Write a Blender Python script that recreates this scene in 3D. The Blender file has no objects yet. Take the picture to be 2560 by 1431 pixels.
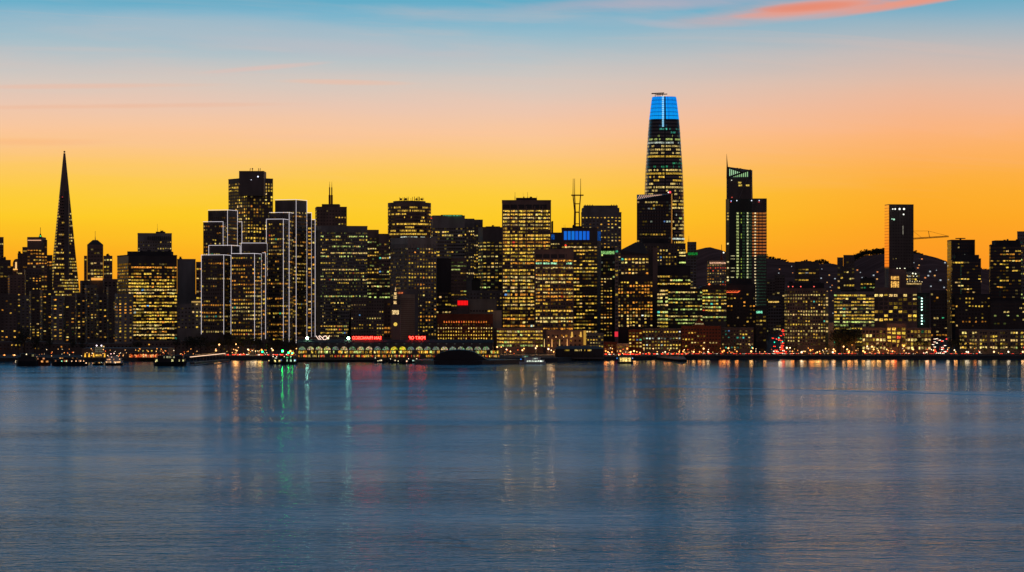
import bpy, math, random
from mathutils import Vector, noise
random.seed(7)
C = bpy.context.scene.collection
sc = bpy.context.scene
F, HX, HY, CZ = 6000.0, 1280.0, 775.0, 45.0      # focal (px of a 2560 wide frame), principal point, eye height in metres

# ------------------------------------------------------------------ camera
cd = bpy.data.cameras.new("camera"); cam = bpy.data.objects.new("camera", cd); C.objects.link(cam)
cam.location = (0, 0, CZ); cam.rotation_euler = (math.radians(90), 0, 0)
cd.sensor_width = 36; cd.lens = 36 * F / 2560; cd.shift_y = (HY - 715.5) / 2560
cd.clip_start = 1; cd.clip_end = 80000
sc.camera = cam
sc.view_settings.view_transform = 'Standard'; sc.view_settings.look = 'None'
sc.view_settings.exposure = 0; sc.view_settings.gamma = 1
sc.render.resolution_x = 1024; sc.render.resolution_y = 572
sc.cycles.max_bounces = 5; sc.cycles.diffuse_bounces = 2; sc.cycles.glossy_bounces = 3
sc.cycles.sample_clamp_indirect = 6; sc.cycles.use_denoising = True
sc.cycles.pixel_filter_type = 'BLACKMAN_HARRIS'; sc.cycles.filter_width = 1.5

def s2l(c):
    return tuple(((v / 255) / 12.92 if v / 255 <= .04045 else ((v / 255 + .055) / 1.055) ** 2.4) for v in c)

# ------------------------------------------------------------------ world: dusk sky (afterglow in the west, dark in the east)
W = bpy.data.worlds.new("World"); sc.world = W; W.use_nodes = True
nt = W.node_tree; nt.nodes.clear()
def N(t, **k):
    n = nt.nodes.new(t)
    for a, b in k.items(): setattr(n, a, b)
    return n
def M(op, a, b=None, c=None, clamp=False):
    n = N('ShaderNodeMath', operation=op); n.use_clamp = clamp
    for i, v in enumerate((a, b, c)):
        if v is None: continue
        if isinstance(v, (int, float)): n.inputs[i].default_value = v
        else: nt.links.new(v, n.inputs[i])
    return n.outputs[0]
def ramp(fac, stops):
    n = N('ShaderNodeValToRGB'); cr = n.color_ramp; cr.interpolation = 'LINEAR'
    while len(cr.elements) > 1: cr.elements.remove(cr.elements[-1])
    for i, (p, c) in enumerate(stops):
        e = cr.elements[0] if i == 0 else cr.elements.new(p)
        e.position = p; e.color = (*c, 1)
    nt.links.new(fac, n.inputs[0]); return n.outputs[0]
def mix(f, a, b, mode='MIX'):
    n = N('ShaderNodeMix', data_type='RGBA', blend_type=mode)
    for k, v in (('Factor', f), ('A', a), ('B', b)):
        s = [i for i in n.inputs if i.name == k and (i.type == ('VALUE' if k == 'Factor' else 'RGBA'))][0]
        if isinstance(v, (int, float)): s.default_value = v
        elif isinstance(v, tuple): s.default_value = (*v, 1)
        else: nt.links.new(v, s)
    return [o for o in n.outputs if o.type == 'RGBA'][0]
tc = N('ShaderNodeTexCoord'); sep = N('ShaderNodeSeparateXYZ'); nt.links.new(tc.outputs['Generated'], sep.inputs[0])
X, Y, Z = sep.outputs
el = M('MULTIPLY', M('ARCSINE', Z), 57.29578 / 40)          # elevation / 40 degrees
az = M('MULTIPLY', M('ARCTAN2', X, Y), 57.29578)            # degrees from west, + to the right
nz = N('ShaderNodeTexNoise'); nz.inputs['Scale'].default_value = 3.0; nz.inputs['Detail'].default_value = 4
mp = N('ShaderNodeMapping'); mp.inputs['Scale'].default_value = (3.2, 1, 26)
nt.links.new(tc.outputs['Generated'], mp.inputs[0]); nt.links.new(mp.outputs[0], nz.inputs['Vector'])
wob = M('MULTIPLY', M('SUBTRACT', nz.outputs[0], .5), .008)
elw = M('ADD', el, wob)
def elp(py): return math.degrees(math.atan((HY - py) / F)) / 40
west = [(0, (250, 160, 30)), (elp(690), (255, 170, 30)), (elp(650), (255, 178, 30)), (elp(600), (255, 192, 34)), (elp(545), (255, 204, 38)), (elp(490), (255, 206, 56)), (elp(440), (255, 203, 88)),
        (elp(390), (255, 200, 124)), (elp(330), (252, 200, 156)), (elp(270), (236, 200, 178)), (elp(210), (214, 201, 192)),
        (elp(150), (186, 196, 200)), (elp(95), (155, 189, 204)), (elp(40), (118, 180, 206)), (elp(0), (96, 172, 200)), (.225, (36, 142, 178)), (.30, (4, 124, 160)), (.5, (10, 106, 146)), (.8, (46, 88, 122)), (1, (70, 74, 86))]
east = [(0, (138, 102, 94)), (.15, (120, 96, 96)), (.5, (82, 78, 90)), (1, (70, 74, 86))]
cw = ramp(elw, [(p, s2l(c)) for p, c in west]); ce = ramp(el, [(p, s2l(c)) for p, c in east])
# afterglow turns orange to the far right and a little redder near the horizon on the left
side = M('MULTIPLY', M('SUBTRACT', az, .5), 1 / 9, clamp=True)
low = M('SUBTRACT', 1, M('MULTIPLY', el, 40 / 7.5), clamp=True)
cw = mix(M('MULTIPLY', M('MULTIPLY', side, low), .9), cw, s2l((255, 146, 34)))
left = M('MULTIPLY', M('SUBTRACT', -5.0, az), 1 / 9, clamp=True) if False else M('MULTIPLY', M('SUBTRACT', M('MULTIPLY', az, -1), 5.5), 1 / 8, clamp=True)
vlow = M('SUBTRACT', 1, M('MULTIPLY', el, 40 / 2.2), clamp=True)
cw = mix(M('MULTIPLY', M('MULTIPLY', left, vlow), .7), cw, s2l((250, 150, 25)))
# cirrus: long orange cloud (upper right), faint streaks (left)
un = M('DIVIDE', X, Y); vn = M('DIVIDE', Z, Y)
cmb = N('ShaderNodeCombineXYZ'); nt.links.new(un, cmb.inputs[0]); nt.links.new(M('MULTIPLY', vn, 7), cmb.inputs[1])
cn = N('ShaderNodeTexNoise'); cn.inputs['Scale'].default_value = 14; cn.inputs['Detail'].default_value = 8; cn.inputs['Roughness'].default_value = .62; cn.inputs['Distortion'].default_value = .4
nt.links.new(cmb.outputs[0], cn.inputs['Vector'])
def cloud(px, py, rx, ry, slope, amp, hard=1.0, soft=1.5):
    u0, v0 = (px - HX) / F, (HY - py) / F
    du = M('SUBTRACT', un, u0)
    dv = M('SUBTRACT', M('SUBTRACT', vn, v0), M('MULTIPLY', du, slope))
    d = M('ADD', M('POWER', M('ABSOLUTE', M('DIVIDE', du, rx / F)), 2.0), M('POWER', M('ABSOLUTE', M('DIVIDE', dv, ry / F)), 2.0))
    g = M('SUBTRACT', 1, d, clamp=True)
    t = M('MULTIPLY', M('ADD', g, M('MULTIPLY', M('SUBTRACT', cn.outputs[0], .5), soft)), hard, clamp=True)
    return M('MULTIPLY', M('MULTIPLY', t, g, clamp=True), amp)
fw = M('GREATER_THAN', Y, .2)
for px, py, rx, ry, sl, am, col, hd, sf in (
        (2000, 24, 400, 36, .10, .55, (240, 168, 150), 1.2, 2.2), (2060, 16, 290, 22, .11, .7, (248, 148, 112), 1.5, 2.2), (2010, 18, 170, 14, .06, .45, (230, 122, 88), 1.8, 2.0),
        (2330, -2, 340, 16, .16, .8, (250, 150, 112), 1.5, 1.6), (1650, 10, 460, 26, .03, .5, (206, 176, 186), 1.2, 2.2),
        (250, 266, 620, 9, .012, .32, (240, 176, 140), 1.3, 2.0), (60, 355, 260, 14, .0, .28, (250, 172, 112), 1.3, 2.0),
        (860, 206, 200, 9, -.02, .55, (240, 190, 165), 1.4, 2.2), (660, 170, 200, 8, .08, .5, (230, 190, 178), 1.5, 2.2),
        (640, 80, 1000, 60, -.06, .42, (190, 192, 198), 1.2, 2.0), (1250, 40, 500, 26, -.04, .35, (180, 186, 196), 1.2, 2.0), (1650, 60, 120, 12, -.1, .35, (190, 185, 195), 1.4, 2.2),
        (180, 216, 460, 9, .01, .45, (240, 186, 160), 1.3, 2.2), (820, 120, 500, 30, -.05, .3, (200, 190, 195), 1.2, 2.2), (420, 340, 700, 30, .0, .3, (250, 196, 150), 1.1, 2.2)):
    f = M('MULTIPLY', cloud(px, py, rx, ry, sl, am, hd, sf), fw)
    cw = mix(f, cw, s2l(col))
wc = N('ShaderNodeCombineXYZ'); nt.links.new(M('MULTIPLY', un, 1.2), wc.inputs[0]); nt.links.new(M('MULTIPLY', M('ADD', vn, M('MULTIPLY', un, .04)), 20), wc.inputs[1])
w2 = N('ShaderNodeTexNoise'); w2.inputs['Scale'].default_value = 5; w2.inputs['Detail'].default_value = 9; w2.inputs['Roughness'].default_value = .6; w2.inputs['Distortion'].default_value = .8; nt.links.new(wc.outputs[0], w2.inputs['Vector'])
wisp = M('MULTIPLY', M('MULTIPLY', M('SUBTRACT', w2.outputs[0], .5), 4.5, clamp=True), M('MULTIPLY', M('SUBTRACT', vn, .04), 30, clamp=True))
cw = mix(M('MULTIPLY', M('MULTIPLY', wisp, .17), fw), cw, s2l((240, 192, 172)))
wf = M('SMOOTH_MIN', M('MULTIPLY', M('ADD', Y, .35), 1 / 1.0, clamp=True), 1, .1)
sky = mix(wf, ce, cw)
dn = M('LESS_THAN', Z, -.0005)
sky = mix(dn, sky, (.02, .025, .03))
bg = N('ShaderNodeBackground'); bg.inputs['Strength'].default_value = 1.0
nt.links.new(sky, bg.inputs[0]); wo = N('ShaderNodeOutputWorld'); nt.links.new(bg.outputs[0], wo.inputs[0])
WORLD_NT = nt

# ------------------------------------------------------------------ materials
def newmat(name):
    m = bpy.data.materials.new(name); m.use_nodes = True
    return m, m.node_tree, m.node_tree.nodes['Principled BSDF']
def wallmat(name, col, rough=.7, scale=.08, var=.35, spec=.3):
    m, t, b = newmat(name)
    tx = t.nodes.new('ShaderNodeTexCoord'); n = t.nodes.new('ShaderNodeTexNoise'); n.inputs['Scale'].default_value = scale; n.inputs['Detail'].default_value = 5
    mm = t.nodes.new('ShaderNodeMapping'); mm.inputs['Scale'].default_value = (1, 1, .35)
    t.links.new(tx.outputs['Object'], mm.inputs[0]); t.links.new(mm.outputs[0], n.inputs['Vector'])
    r = t.nodes.new('ShaderNodeValToRGB'); r.color_ramp.elements[0].position = .3; r.color_ramp.elements[1].position = .7
    r.color_ramp.elements[0].color = (*[c * (1 - var) for c in col], 1); r.color_ramp.elements[1].color = (*[c * (1 + var) for c in col], 1)
    t.links.new(n.outputs[0], r.inputs[0]); t.links.new(r.outputs[0], b.inputs['Base Color'])
    b.inputs['Roughness'].default_value = rough; b.inputs['Specular IOR Level'].default_value = spec
    return m
def glassmat(name, col, rough=.12, ior=1.5):
    m, t, b = newmat(name)
    b.inputs['Base Color'].default_value = (*col, 1); b.inputs['Roughness'].default_value = rough; b.inputs['IOR'].default_value = ior
    tx = t.nodes.new('ShaderNodeTexCoord'); n = t.nodes.new('ShaderNodeTexNoise'); n.inputs['Scale'].default_value = .2
    bp = t.nodes.new('ShaderNodeBump'); bp.inputs['Strength'].default_value = .05; bp.inputs['Distance'].default_value = .3
    t.links.new(tx.outputs['Object'], n.inputs['Vector']); t.links.new(n.outputs[0], bp.inputs['Height']); t.links.new(bp.outputs[0], b.inputs['Normal'])
    return m
def emis(name, col, st, sample='AUTO'):
    m = bpy.data.materials.new(name); m.use_nodes = True; t = m.node_tree; t.nodes.clear()
    e = t.nodes.new('ShaderNodeEmission'); e.inputs[0].default_value = (*col, 1); e.inputs[1].default_value = st
    o = t.nodes.new('ShaderNodeOutputMaterial'); t.links.new(e.outputs[0], o.inputs[0])
    m.cycles.emission_sampling = sample
    return m
MT = {}
MT['dark'] = wallmat('dark_granite', (.115, .095, .088), .55)
MT['black'] = wallmat('black_steel', (.05, .043, .044), .5)
MT['brown'] = wallmat('brown_granite', (.22, .145, .12), .7)
MT['grey'] = wallmat('grey_concrete', (.21, .195, .19), .8)
MT['light'] = wallmat('light_concrete', (.27, .25, .23), .8)
MT['beige'] = wallmat('beige_stone', (.32, .27, .21), .8)
MT['brick'] = wallmat('red_brick', (.15, .045, .026), .85)
MT['green'] = wallmat('green_tinted_glass', (.02, .035, .03), .3)
MT['blue'] = wallmat('blue_tinted_glass', (.012, .02, .035), .3)
MT['roof'] = wallmat('dark_roofing', (.04, .04, .045), .8)
MT['white'] = wallmat('white_paint', (.6, .6, .58), .5, var=.08)
MT['hull'] = wallmat('dark_hull_paint', (.015, .018, .025), .4)
MT['asphalt'] = wallmat('asphalt', (.05, .05, .052), .9)
MT['hill'] = wallmat('hazed_hillside', (.15, .085, .08), 1, scale=.01, spec=0)  # distance haze is put into the hillside albedo
MT['leaf'] = wallmat('foliage', (.022, .03, .014), .8, scale=.8, var=.5)
MT['bark'] = wallmat('bark', (.06, .045, .035), .9)
MT['glass'] = glassmat('dark_window_glass', (.012, .014, .018))
MT['mirror'] = glassmat('smooth_curtain_glass', (.02, .022, .028), .04, 1.9)
MT['metal'] = wallmat('grey_metal', (.15, .15, .16), .4)
MT['rust'] = wallmat('aviation_red_paint', (.25, .05, .03), .6)
# lit windows: each pane carries its own lamp colour; ceiling lights, blinds and furniture break it up
m_, t_, b_ = newmat('coppery_mirror_glass'); b_.inputs['Base Color'].default_value = (1, .52, 1, 1); b_.inputs['Metallic'].default_value = 1; b_.inputs['Roughness'].default_value = .03; MT['copper'] = m_
m = bpy.data.materials.new('lit_window'); m.use_nodes = True; t = m.node_tree; t.nodes.clear()
a = t.nodes.new('ShaderNodeAttribute'); a.attribute_name = 'Col'
tx = t.nodes.new('ShaderNodeTexCoord'); n = t.nodes.new('ShaderNodeTexNoise'); n.inputs['Scale'].default_value = 1.05; n.inputs['Detail'].default_value = 3
mr = t.nodes.new('ShaderNodeMapRange'); mr.inputs[1].default_value = .36; mr.inputs[2].default_value = .64; mr.inputs[3].default_value = .15; mr.inputs[4].default_value = 1.25
t.links.new(tx.outputs['Object'], n.inputs['Vector']); t.links.new(n.outputs[0], mr.inputs[0])
e = t.nodes.new('ShaderNodeEmission'); t.links.new(a.outputs['Color'], e.inputs[0]); t.links.new(mr.outputs[0], e.inputs[1])
o = t.nodes.new('ShaderNodeOutputMaterial'); t.links.new(e.outputs[0], o.inputs[0]); m.cycles.emission_sampling = 'NONE'
MT['lit'] = m
m = bpy.data.materials.new('coloured_lamp'); m.use_nodes = True; t = m.node_tree; t.nodes.clear()
a = t.nodes.new('ShaderNodeAttribute'); a.attribute_name = 'Col'
e = t.nodes.new('ShaderNodeEmission'); t.links.new(a.outputs['Color'], e.inputs[0]); e.inputs[1].default_value = 1
o = t.nodes.new('ShaderNodeOutputMaterial'); t.links.new(e.outputs[0], o.inputs[0]); MT['lamp'] = m
MT['strip'] = emis('white_outline_light', (1, .9, .95), .85, 'NONE')
MT['neon'] = emis('red_neon', (1, .035, .022), 15)
MT['neonback'] = emis('red_neon_glow_board', (1, .01, .01), .13)

# water: choppy bay, calmer in the lee of the shore
m, t, b = newmat('bay_water')
b.inputs['Base Color'].default_value = (.003, .06, .10, 1); b.inputs['IOR'].default_value = 1.333
tx = t.nodes.new('ShaderNodeTexCoord')
def wn(scale, sx, sy, det, rough=.55, dist=0.0):
    mp_ = t.nodes.new('ShaderNodeMapping'); mp_.inputs['Scale'].default_value = (sx, sy, 1)
    n_ = t.nodes.new('ShaderNodeTexNoise'); n_.inputs['Scale'].default_value = scale; n_.inputs['Detail'].default_value = det; n_.inputs['Roughness'].default_value = rough
    n_.inputs['Distortion'].default_value = dist
    t.links.new(tx.outputs['Object'], mp_.inputs[0]); t.links.new(mp_.outputs[0], n_.inputs['Vector']); return n_.outputs[0]
def tm(op, a_, b_, clamp=False):
    n_ = t.nodes.new('ShaderNodeMath'); n_.operation = op; n_.use_clamp = clamp
    for i, v in enumerate((a_, b_)):
        if isinstance(v, (int, float)): n_.inputs[i].default_value = v
        else: t.links.new(v, n_.inputs[i])
    return n_.outputs[0]
small = wn(.75, .45, .9, 2); mid = wn(.16, .5, 1, 3); big = wn(.009, .45, 1, 6, .68, .5)
patch = wn(.008, .35, 1, 6, .68, .6); pr_ = t.nodes.new('ShaderNodeMapRange'); pr_.inputs[1].default_value = .38; pr_.inputs[2].default_value = .62; pr_.inputs[3].default_value = .5; pr_.inputs[4].default_value = 1.6; t.links.new(patch, pr_.inputs[0])
sx_ = t.nodes.new('ShaderNodeSeparateXYZ'); t.links.new(tx.outputs['Object'], sx_.inputs[0]); wv = wn(.006, 1, .2, 2)
def band(x0, y0, x1, y1, wid, xa, xb):
    sl = (y1 - y0) / (x1 - x0); d_ = tm('SUBTRACT', sx_.outputs[1], tm('ADD', tm('MULTIPLY', tm('SUBTRACT', sx_.outputs[0], x0), sl), y0))
    d_ = tm('ADD', d_, tm('MULTIPLY', tm('SUBTRACT', wv, .5), wid * 3.2)); g_ = tm('SUBTRACT', 1, tm('ABSOLUTE', tm('DIVIDE', d_, wid), 0.0), True)
    e1_ = tm('MULTIPLY', tm('SUBTRACT', sx_.outputs[0], xa), 1 / 60, True); e2_ = tm('MULTIPLY', tm('SUBTRACT', xb, sx_.outputs[0]), 1 / 60, True)
    return tm('MULTIPLY', tm('MULTIPLY', g_, e1_), e2_)
wk = tm('ADD', tm('MULTIPLY', band(-190, 940, 160, 975, 34, -200, 170), 1.6), tm('MULTIPLY', band(70, 1425, 268, 1254, 16, 80, 400), 2.2))
lee0 = tm('ADD', tm('MULTIPLY', tm('MULTIPLY', tm('SUBTRACT', 2235, sx_.outputs[1]), 1 / 330, True), .9), .1)
pr_ = type('o', (), {'outputs': [tm('MULTIPLY', tm('ADD', pr_.outputs[0], wk), lee0)]})
h = tm('MULTIPLY', tm('ADD', tm('MULTIPLY', small, tm('ADD', tm('MULTIPLY', tm('MULTIPLY', tm('SUBTRACT', 1150, sx_.outputs[1]), 1 / 700, True), .24), .05)), tm('MULTIPLY', mid, tm('ADD', tm('MULTIPLY', tm('MULTIPLY', tm('SUBTRACT', 1150, sx_.outputs[1]), 1 / 700, True), .25), .28))), pr_.outputs[0])
bp = t.nodes.new('ShaderNodeBump'); bp.inputs['Strength'].default_value = 1.0; bp.inputs['Distance'].default_value = 1.0
t.links.new(h, bp.inputs['Height']); t.links.new(bp.outputs[0], b.inputs['Normal'])
rr = t.nodes.new('ShaderNodeMapRange'); rr.inputs[1].default_value = .36; rr.inputs[2].default_value = .64; rr.inputs[3].default_value = .12; rr.inputs[4].default_value = .215
t.links.new(big, rr.inputs[0]); lee = tm('ADD', tm('MULTIPLY', tm('MULTIPLY', tm('SUBTRACT', 2235, sx_.outputs[1]), 1 / 330, True), .72), .28); t.links.new(tm('MULTIPLY', rr.outputs[0], lee), b.inputs['Roughness'])
t.nodes.remove(b); body = t.nodes.new('ShaderNodeBsdfDiffuse'); body.inputs[0].default_value = (.003, .14, .19, 1); gl = t.nodes.new('ShaderNodeBsdfGlossy'); gl.distribution = 'GGX'; gl.inputs['Color'].default_value = (.62, .72, .90, 1)
fr_ = t.nodes.new('ShaderNodeFresnel'); fr_.inputs['IOR'].default_value = 1.333; mxw = t.nodes.new('ShaderNodeMixShader')
t.links.new(bp.outputs[0], gl.inputs['Normal']); t.links.new(bp.outputs[0], fr_.inputs['Normal']); t.links.new(tm('MULTIPLY', tm('ADD', rr.outputs[0], tm('MULTIPLY', wk, .05)), lee), gl.inputs['Roughness'])
t.links.new(fr_.outputs[0], mxw.inputs[0]); t.links.new(body.outputs[0], mxw.inputs[1]); t.links.new(gl.outputs[0], mxw.inputs[2]); t.links.new(mxw.outputs[0], t.nodes['Material Output'].inputs['Surface'])
MT['water'] = m

# ------------------------------------------------------------------ mesh builder
def P(px, py, D): return Vector(((px - HX) * D / F, D, CZ - (py - HY) * D / F))
def zt(py, D): return CZ - (py - HY) * D / F
class MB:
    def __init__(s): s.v = []; s.f = []; s.m = []; s.c = []
    def quad(s, a, b, c, d, m=0, col=(0, 0, 0)):
        i = len(s.v); s.v += [a, b, c, d]; s.f.append((i, i + 1, i + 2, i + 3)); s.m.append(m); s.c.append(col)
    def poly(s, pts, m=0, col=(0, 0, 0)):
        i = len(s.v); s.v += list(pts); s.f.append(tuple(range(i, i + len(pts)))); s.m.append(m); s.c.append(col)
    def prism(s, fp, z0, z1, m=0, col=(0, 0, 0), top=None):
        n = len(fp); lo = [Vector((p[0], p[1], z0)) for p in fp]
        hi = [Vector((p[0], p[1], (top[i] if top else z1))) for i, p in enumerate(fp)]
        for i in range(n): j = (i + 1) % n; s.quad(lo[i], lo[j], hi[j], hi[i], m, col)
        s.poly(hi, m, col); s.poly(lo[::-1], m, col)
    def box(s, x0, x1, y0, y1, z0, z1, m=0, col=(0, 0, 0)):
        s.prism([(x0, y0), (x1, y0), (x1, y1), (x0, y1)], z0, z1, m, col)
    def tube(s, p, q, r, m=0, col=(0, 0, 0), n=6, r2=None):
        p = Vector(p); q = Vector(q); d = (q - p).normalized(); r2 = r if r2 is None else r2
        u = d.orthogonal().normalized(); w = d.cross(u)
        a = [p + (u * math.cos(6.2832 * k / n) + w * math.sin(6.2832 * k / n)) * r for k in range(n)]
        b_ = [q + (u * math.cos(6.2832 * k / n) + w * math.sin(6.2832 * k / n)) * r2 for k in range(n)]
        for k in range(n): j = (k + 1) % n; s.quad(a[k], a[j], b_[j], b_[k], m, col)
        s.poly(a[::-1], m, col); s.poly(b_, m, col)
    def ball(s, c, r, m=0, col=(0, 0, 0), n=8, k=5, sz=1):
        c = Vector(c)
        def pt(i, j):
            th = math.pi * i / k; ph = 6.2832 * j / n
            return c + Vector((r * math.sin(th) * math.cos(ph), r * math.sin(th) * math.sin(ph), r * sz * math.cos(th)))
        for i in range(k):
            for j in range(n):
                s.quad(pt(i + 1, j), pt(i + 1, j + 1), pt(i, j + 1), pt(i, j), m, col)
    def build(s, name, mats, parent=None, smooth=False):
        me = bpy.data.meshes.new(name); off = ORG.get(parent.name, Vector((0, 0, 0))) if parent else Vector((0, 0, 0))
        me.from_pydata([tuple(Vector(v) - off) for v in s.v], [], s.f)
        for mm_ in (mats if isinstance(mats, (list, tuple)) else [mats]): me.materials.append(MT[mm_] if isinstance(mm_, str) else mm_)
        me.polygons.foreach_set('material_index', s.m)
        if any(any(c) for c in s.c):
            at = me.attributes.new('Col', 'FLOAT_COLOR', 'CORNER'); d = []
            for f, c in zip(s.f, s.c): d += [c[0], c[1], c[2], 1.0] * len(f)
            at.data.foreach_set('color', d)
        if smooth: me.polygons.foreach_set('use_smooth', [True] * len(s.f))
        me.update()
        o_ = bpy.data.objects.new(name, me); C.objects.link(o_)
        if parent: o_.parent = parent; ORG[o_.name] = off
        return o_
ORG = {}
def thing(name, label, cat, loc, group=None):
    o_ = bpy.data.objects.new(name, None); C.objects.link(o_); o_.location = loc; o_.empty_display_size = 2
    o_['label'] = label; o_['category'] = cat
    if group: o_['group'] = group
    ORG[o_.name] = Vector(loc); return o_
def tag(o_, label=None, cat=None, group=None, kind=None):
    for k, v in (('label', label), ('category', cat), ('group', group), ('kind', kind)):
        if v: o_[k] = v
    return o_

# ------------------------------------------------------------------ setting
w = MB(); w.quad(Vector((-9000, -3000, 0)), Vector((9000, -3000, 0)), Vector((9000, 2600, 0)), Vector((-9000, 2600, 0)))
tag(w.build('water', 'water'), kind='structure')
g = MB()
shore = [(-9000, 2092), (-330, 2092), (-300, 2180), (-195, 2180), (-193, 2082), (40, 2082), (60, 2150), (150, 2205), (9000, 2238)]
pts = shore + [(30000, 2238), (30000, 45000), (-30000, 45000), (-30000, 2092)]
g.prism(pts, -2, 3)
tag(g.build('ground', 'asphalt'), kind='structure')
# hills behind the city
def ridge(name, prof, D0, D1, D2, mat, jag=4, seed=0):
    mb = MB(); xs = [prof[0][0] + i * 12 for i in range(int((prof[-1][0] - prof[0][0]) / 12) + 1)]
    def yy(x):
        for (a, b), (c, d) in zip(prof, prof[1:]):
            if a <= x <= c: return b + (d - b) * (x - a) / (c - a)
        return prof[-1][1]
    rows = []
    for k in range(13):
        tt = k / 12; D = D0 + (D1 - D0) * tt / .75 if tt <= .75 else D1 + (D2 - D1) * (tt - .75) / .25
        sh = math.sin(min(1, tt / .75) * math.pi / 2) ** 1.3 if tt <= .75 else math.cos((tt - .75) / .25 * math.pi / 2)
        row = []
        for x in xs:
            zz = 3 + max(0, zt(yy(x), D1) - 3) * sh
            zz += jag * noise.noise(Vector((x * .02 + seed, k * .6, 0))) * (1 if 0 < tt < 1 else 0)
            row.append(Vector(((x - HX) * D1 / F + (D - D1) * (x - HX) / F * .4, D, max(zz, 2.0))))
        rows.append(row)
    for r0, r1 in zip(rows, rows[1:]):
        for i in range(len(xs) - 1): mb.quad(r0[i], r0[i + 1], r1[i + 1], r1[i])
    return tag(mb.build(name, mat, smooth=True), kind='structure')
RP = [(-3000, 700), (-800, 720), (300, 735), (900, 740), (1350, 700), (1600, 660), (1700, 642), (1718, 634), (1745, 623), (1765, 621), (1785, 627), (1812, 640), (1850, 652),
      (1915, 647), (1940, 655), (1985, 662), (2020, 663), (2060, 662), (2085, 668), (2100, 672), (2130, 656), (2160, 640), (2200, 636), (2240, 632), (2285, 640), (2310, 651), (2345, 664),
      (2380, 668), (2440, 676), (2480, 681), (2560, 690), (2900, 720), (5000, 740)]
ridge('hills', RP, 5200, 8000, 9800, 'hill', 5)
ridge('hill', [(-1800, 730), (-300, 728), (0, 735), (60, 748), (120, 765), (260, 770), (420, 790), (560, 820), (640, 848)], 2650, 3300, 4100, 'hill', 4, 9)
# tree line on the ridge (far-off wood)
tl = MB(); random.seed(11)
def ry(x):
    for (a_, b_), (c_, d_) in zip(RP, RP[1:]):
        if a_ <= x <= c_: return b_ + (d_ - b_) * (x - a_) / (c_ - a_)
for x0, x1, n_, hh in ((1915, 1975, 60, 10), (2040, 2075, 50, 13), (2130, 2214, 260, 14), (2284, 2345, 200, 14), (2440, 2480, 30, 8), (1975, 2040, 30, 4), (1820, 1915, 30, 4)):
    for i in range(n_):
        x = random.uniform(x0, x1); D = random.uniform(7900, 8100); zb = zt(ry(x), 8000) - 6; r = random.uniform(3, 7)
        hh_ = random.uniform(.4, 1) * hh * 1.33 + 6
        c = P(x, 775, D); tl.tube((c.x, D, zb), (c.x, D, zb + hh_), .5, n=4)
        for q in range(7):
            p = Vector((c.x + random.gauss(0, r * .6), D + random.gauss(0, 3), zb + hh_ - random.random() * r * 1.2)); s_ = random.uniform(1.2, 3)
            a_ = random.random() * 3.14
            tl.poly([p + Vector((math.cos(a_) * s_, 0, math.sin(a_) * s_)), p + Vector((math.cos(a_ + 2) * s_, .5, math.sin(a_ + 2) * s_)), p + Vector((math.cos(a_ + 4.2) * s_, 0, math.sin(a_ + 4.2) * s_))])
tag(tl.build('ridge_wood', 'leaf'), 'dark ragged tree line along the crest of the far hills', 'trees', kind='stuff')

# ------------------------------------------------------------------ facades
PAL = {'Y': (1, .61, .075), 'A': (1, .40, .045), 'W': (1, .72, .22), 'G': (.74, .90, .24), 'T': (.12, .75, .55), 'B': (.2, .5, 1), 'R': (1, .10, .04), 'C': (.85, .95, .8), 'E': (.10, .8, .35)}
def foot(xa, xb, xc, D, depth=36, k=1.0):
    phi = math.atan((xb - HX) / F); s_, f_ = xb - xa, xc - xb; B = P(xb, 775, D); By = D; Bx = B.x
    if s_ <= 0: th = -phi
    elif f_ <= 0: th = math.pi / 2 - phi
    else: th = math.atan2(s_, f_ * k) - phi
    e1 = Vector((math.cos(th), math.sin(th), 0)); e2 = Vector((-math.sin(th), math.cos(th), 0))
    tx_, ta = (xc - HX) / F, (xa - HX) / F
    w1 = depth if f_ <= 0 else (tx_ * By - Bx) / (e1.x - tx_ * e1.y)
    w2 = depth if s_ <= 0 else (ta * By - Bx) / (e2.x - ta * e2.y)
    w1 = min(abs(w1), 130); w2 = min(abs(w2), 130)
    b = Vector((Bx, By, 0)); return [b + e2 * w2, b, b + e1 * w1, b + e1 * w1 + e2 * w2]     # A, B, C, D
def wcol(pal, st):
    c = PAL[random.choice(pal)]; k = st * math.exp(random.gauss(-.15, .45)); j = random.uniform(.85, 1.15)
    return (c[0] * k, c[1] * k * j, c[2] * k * j)
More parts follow.
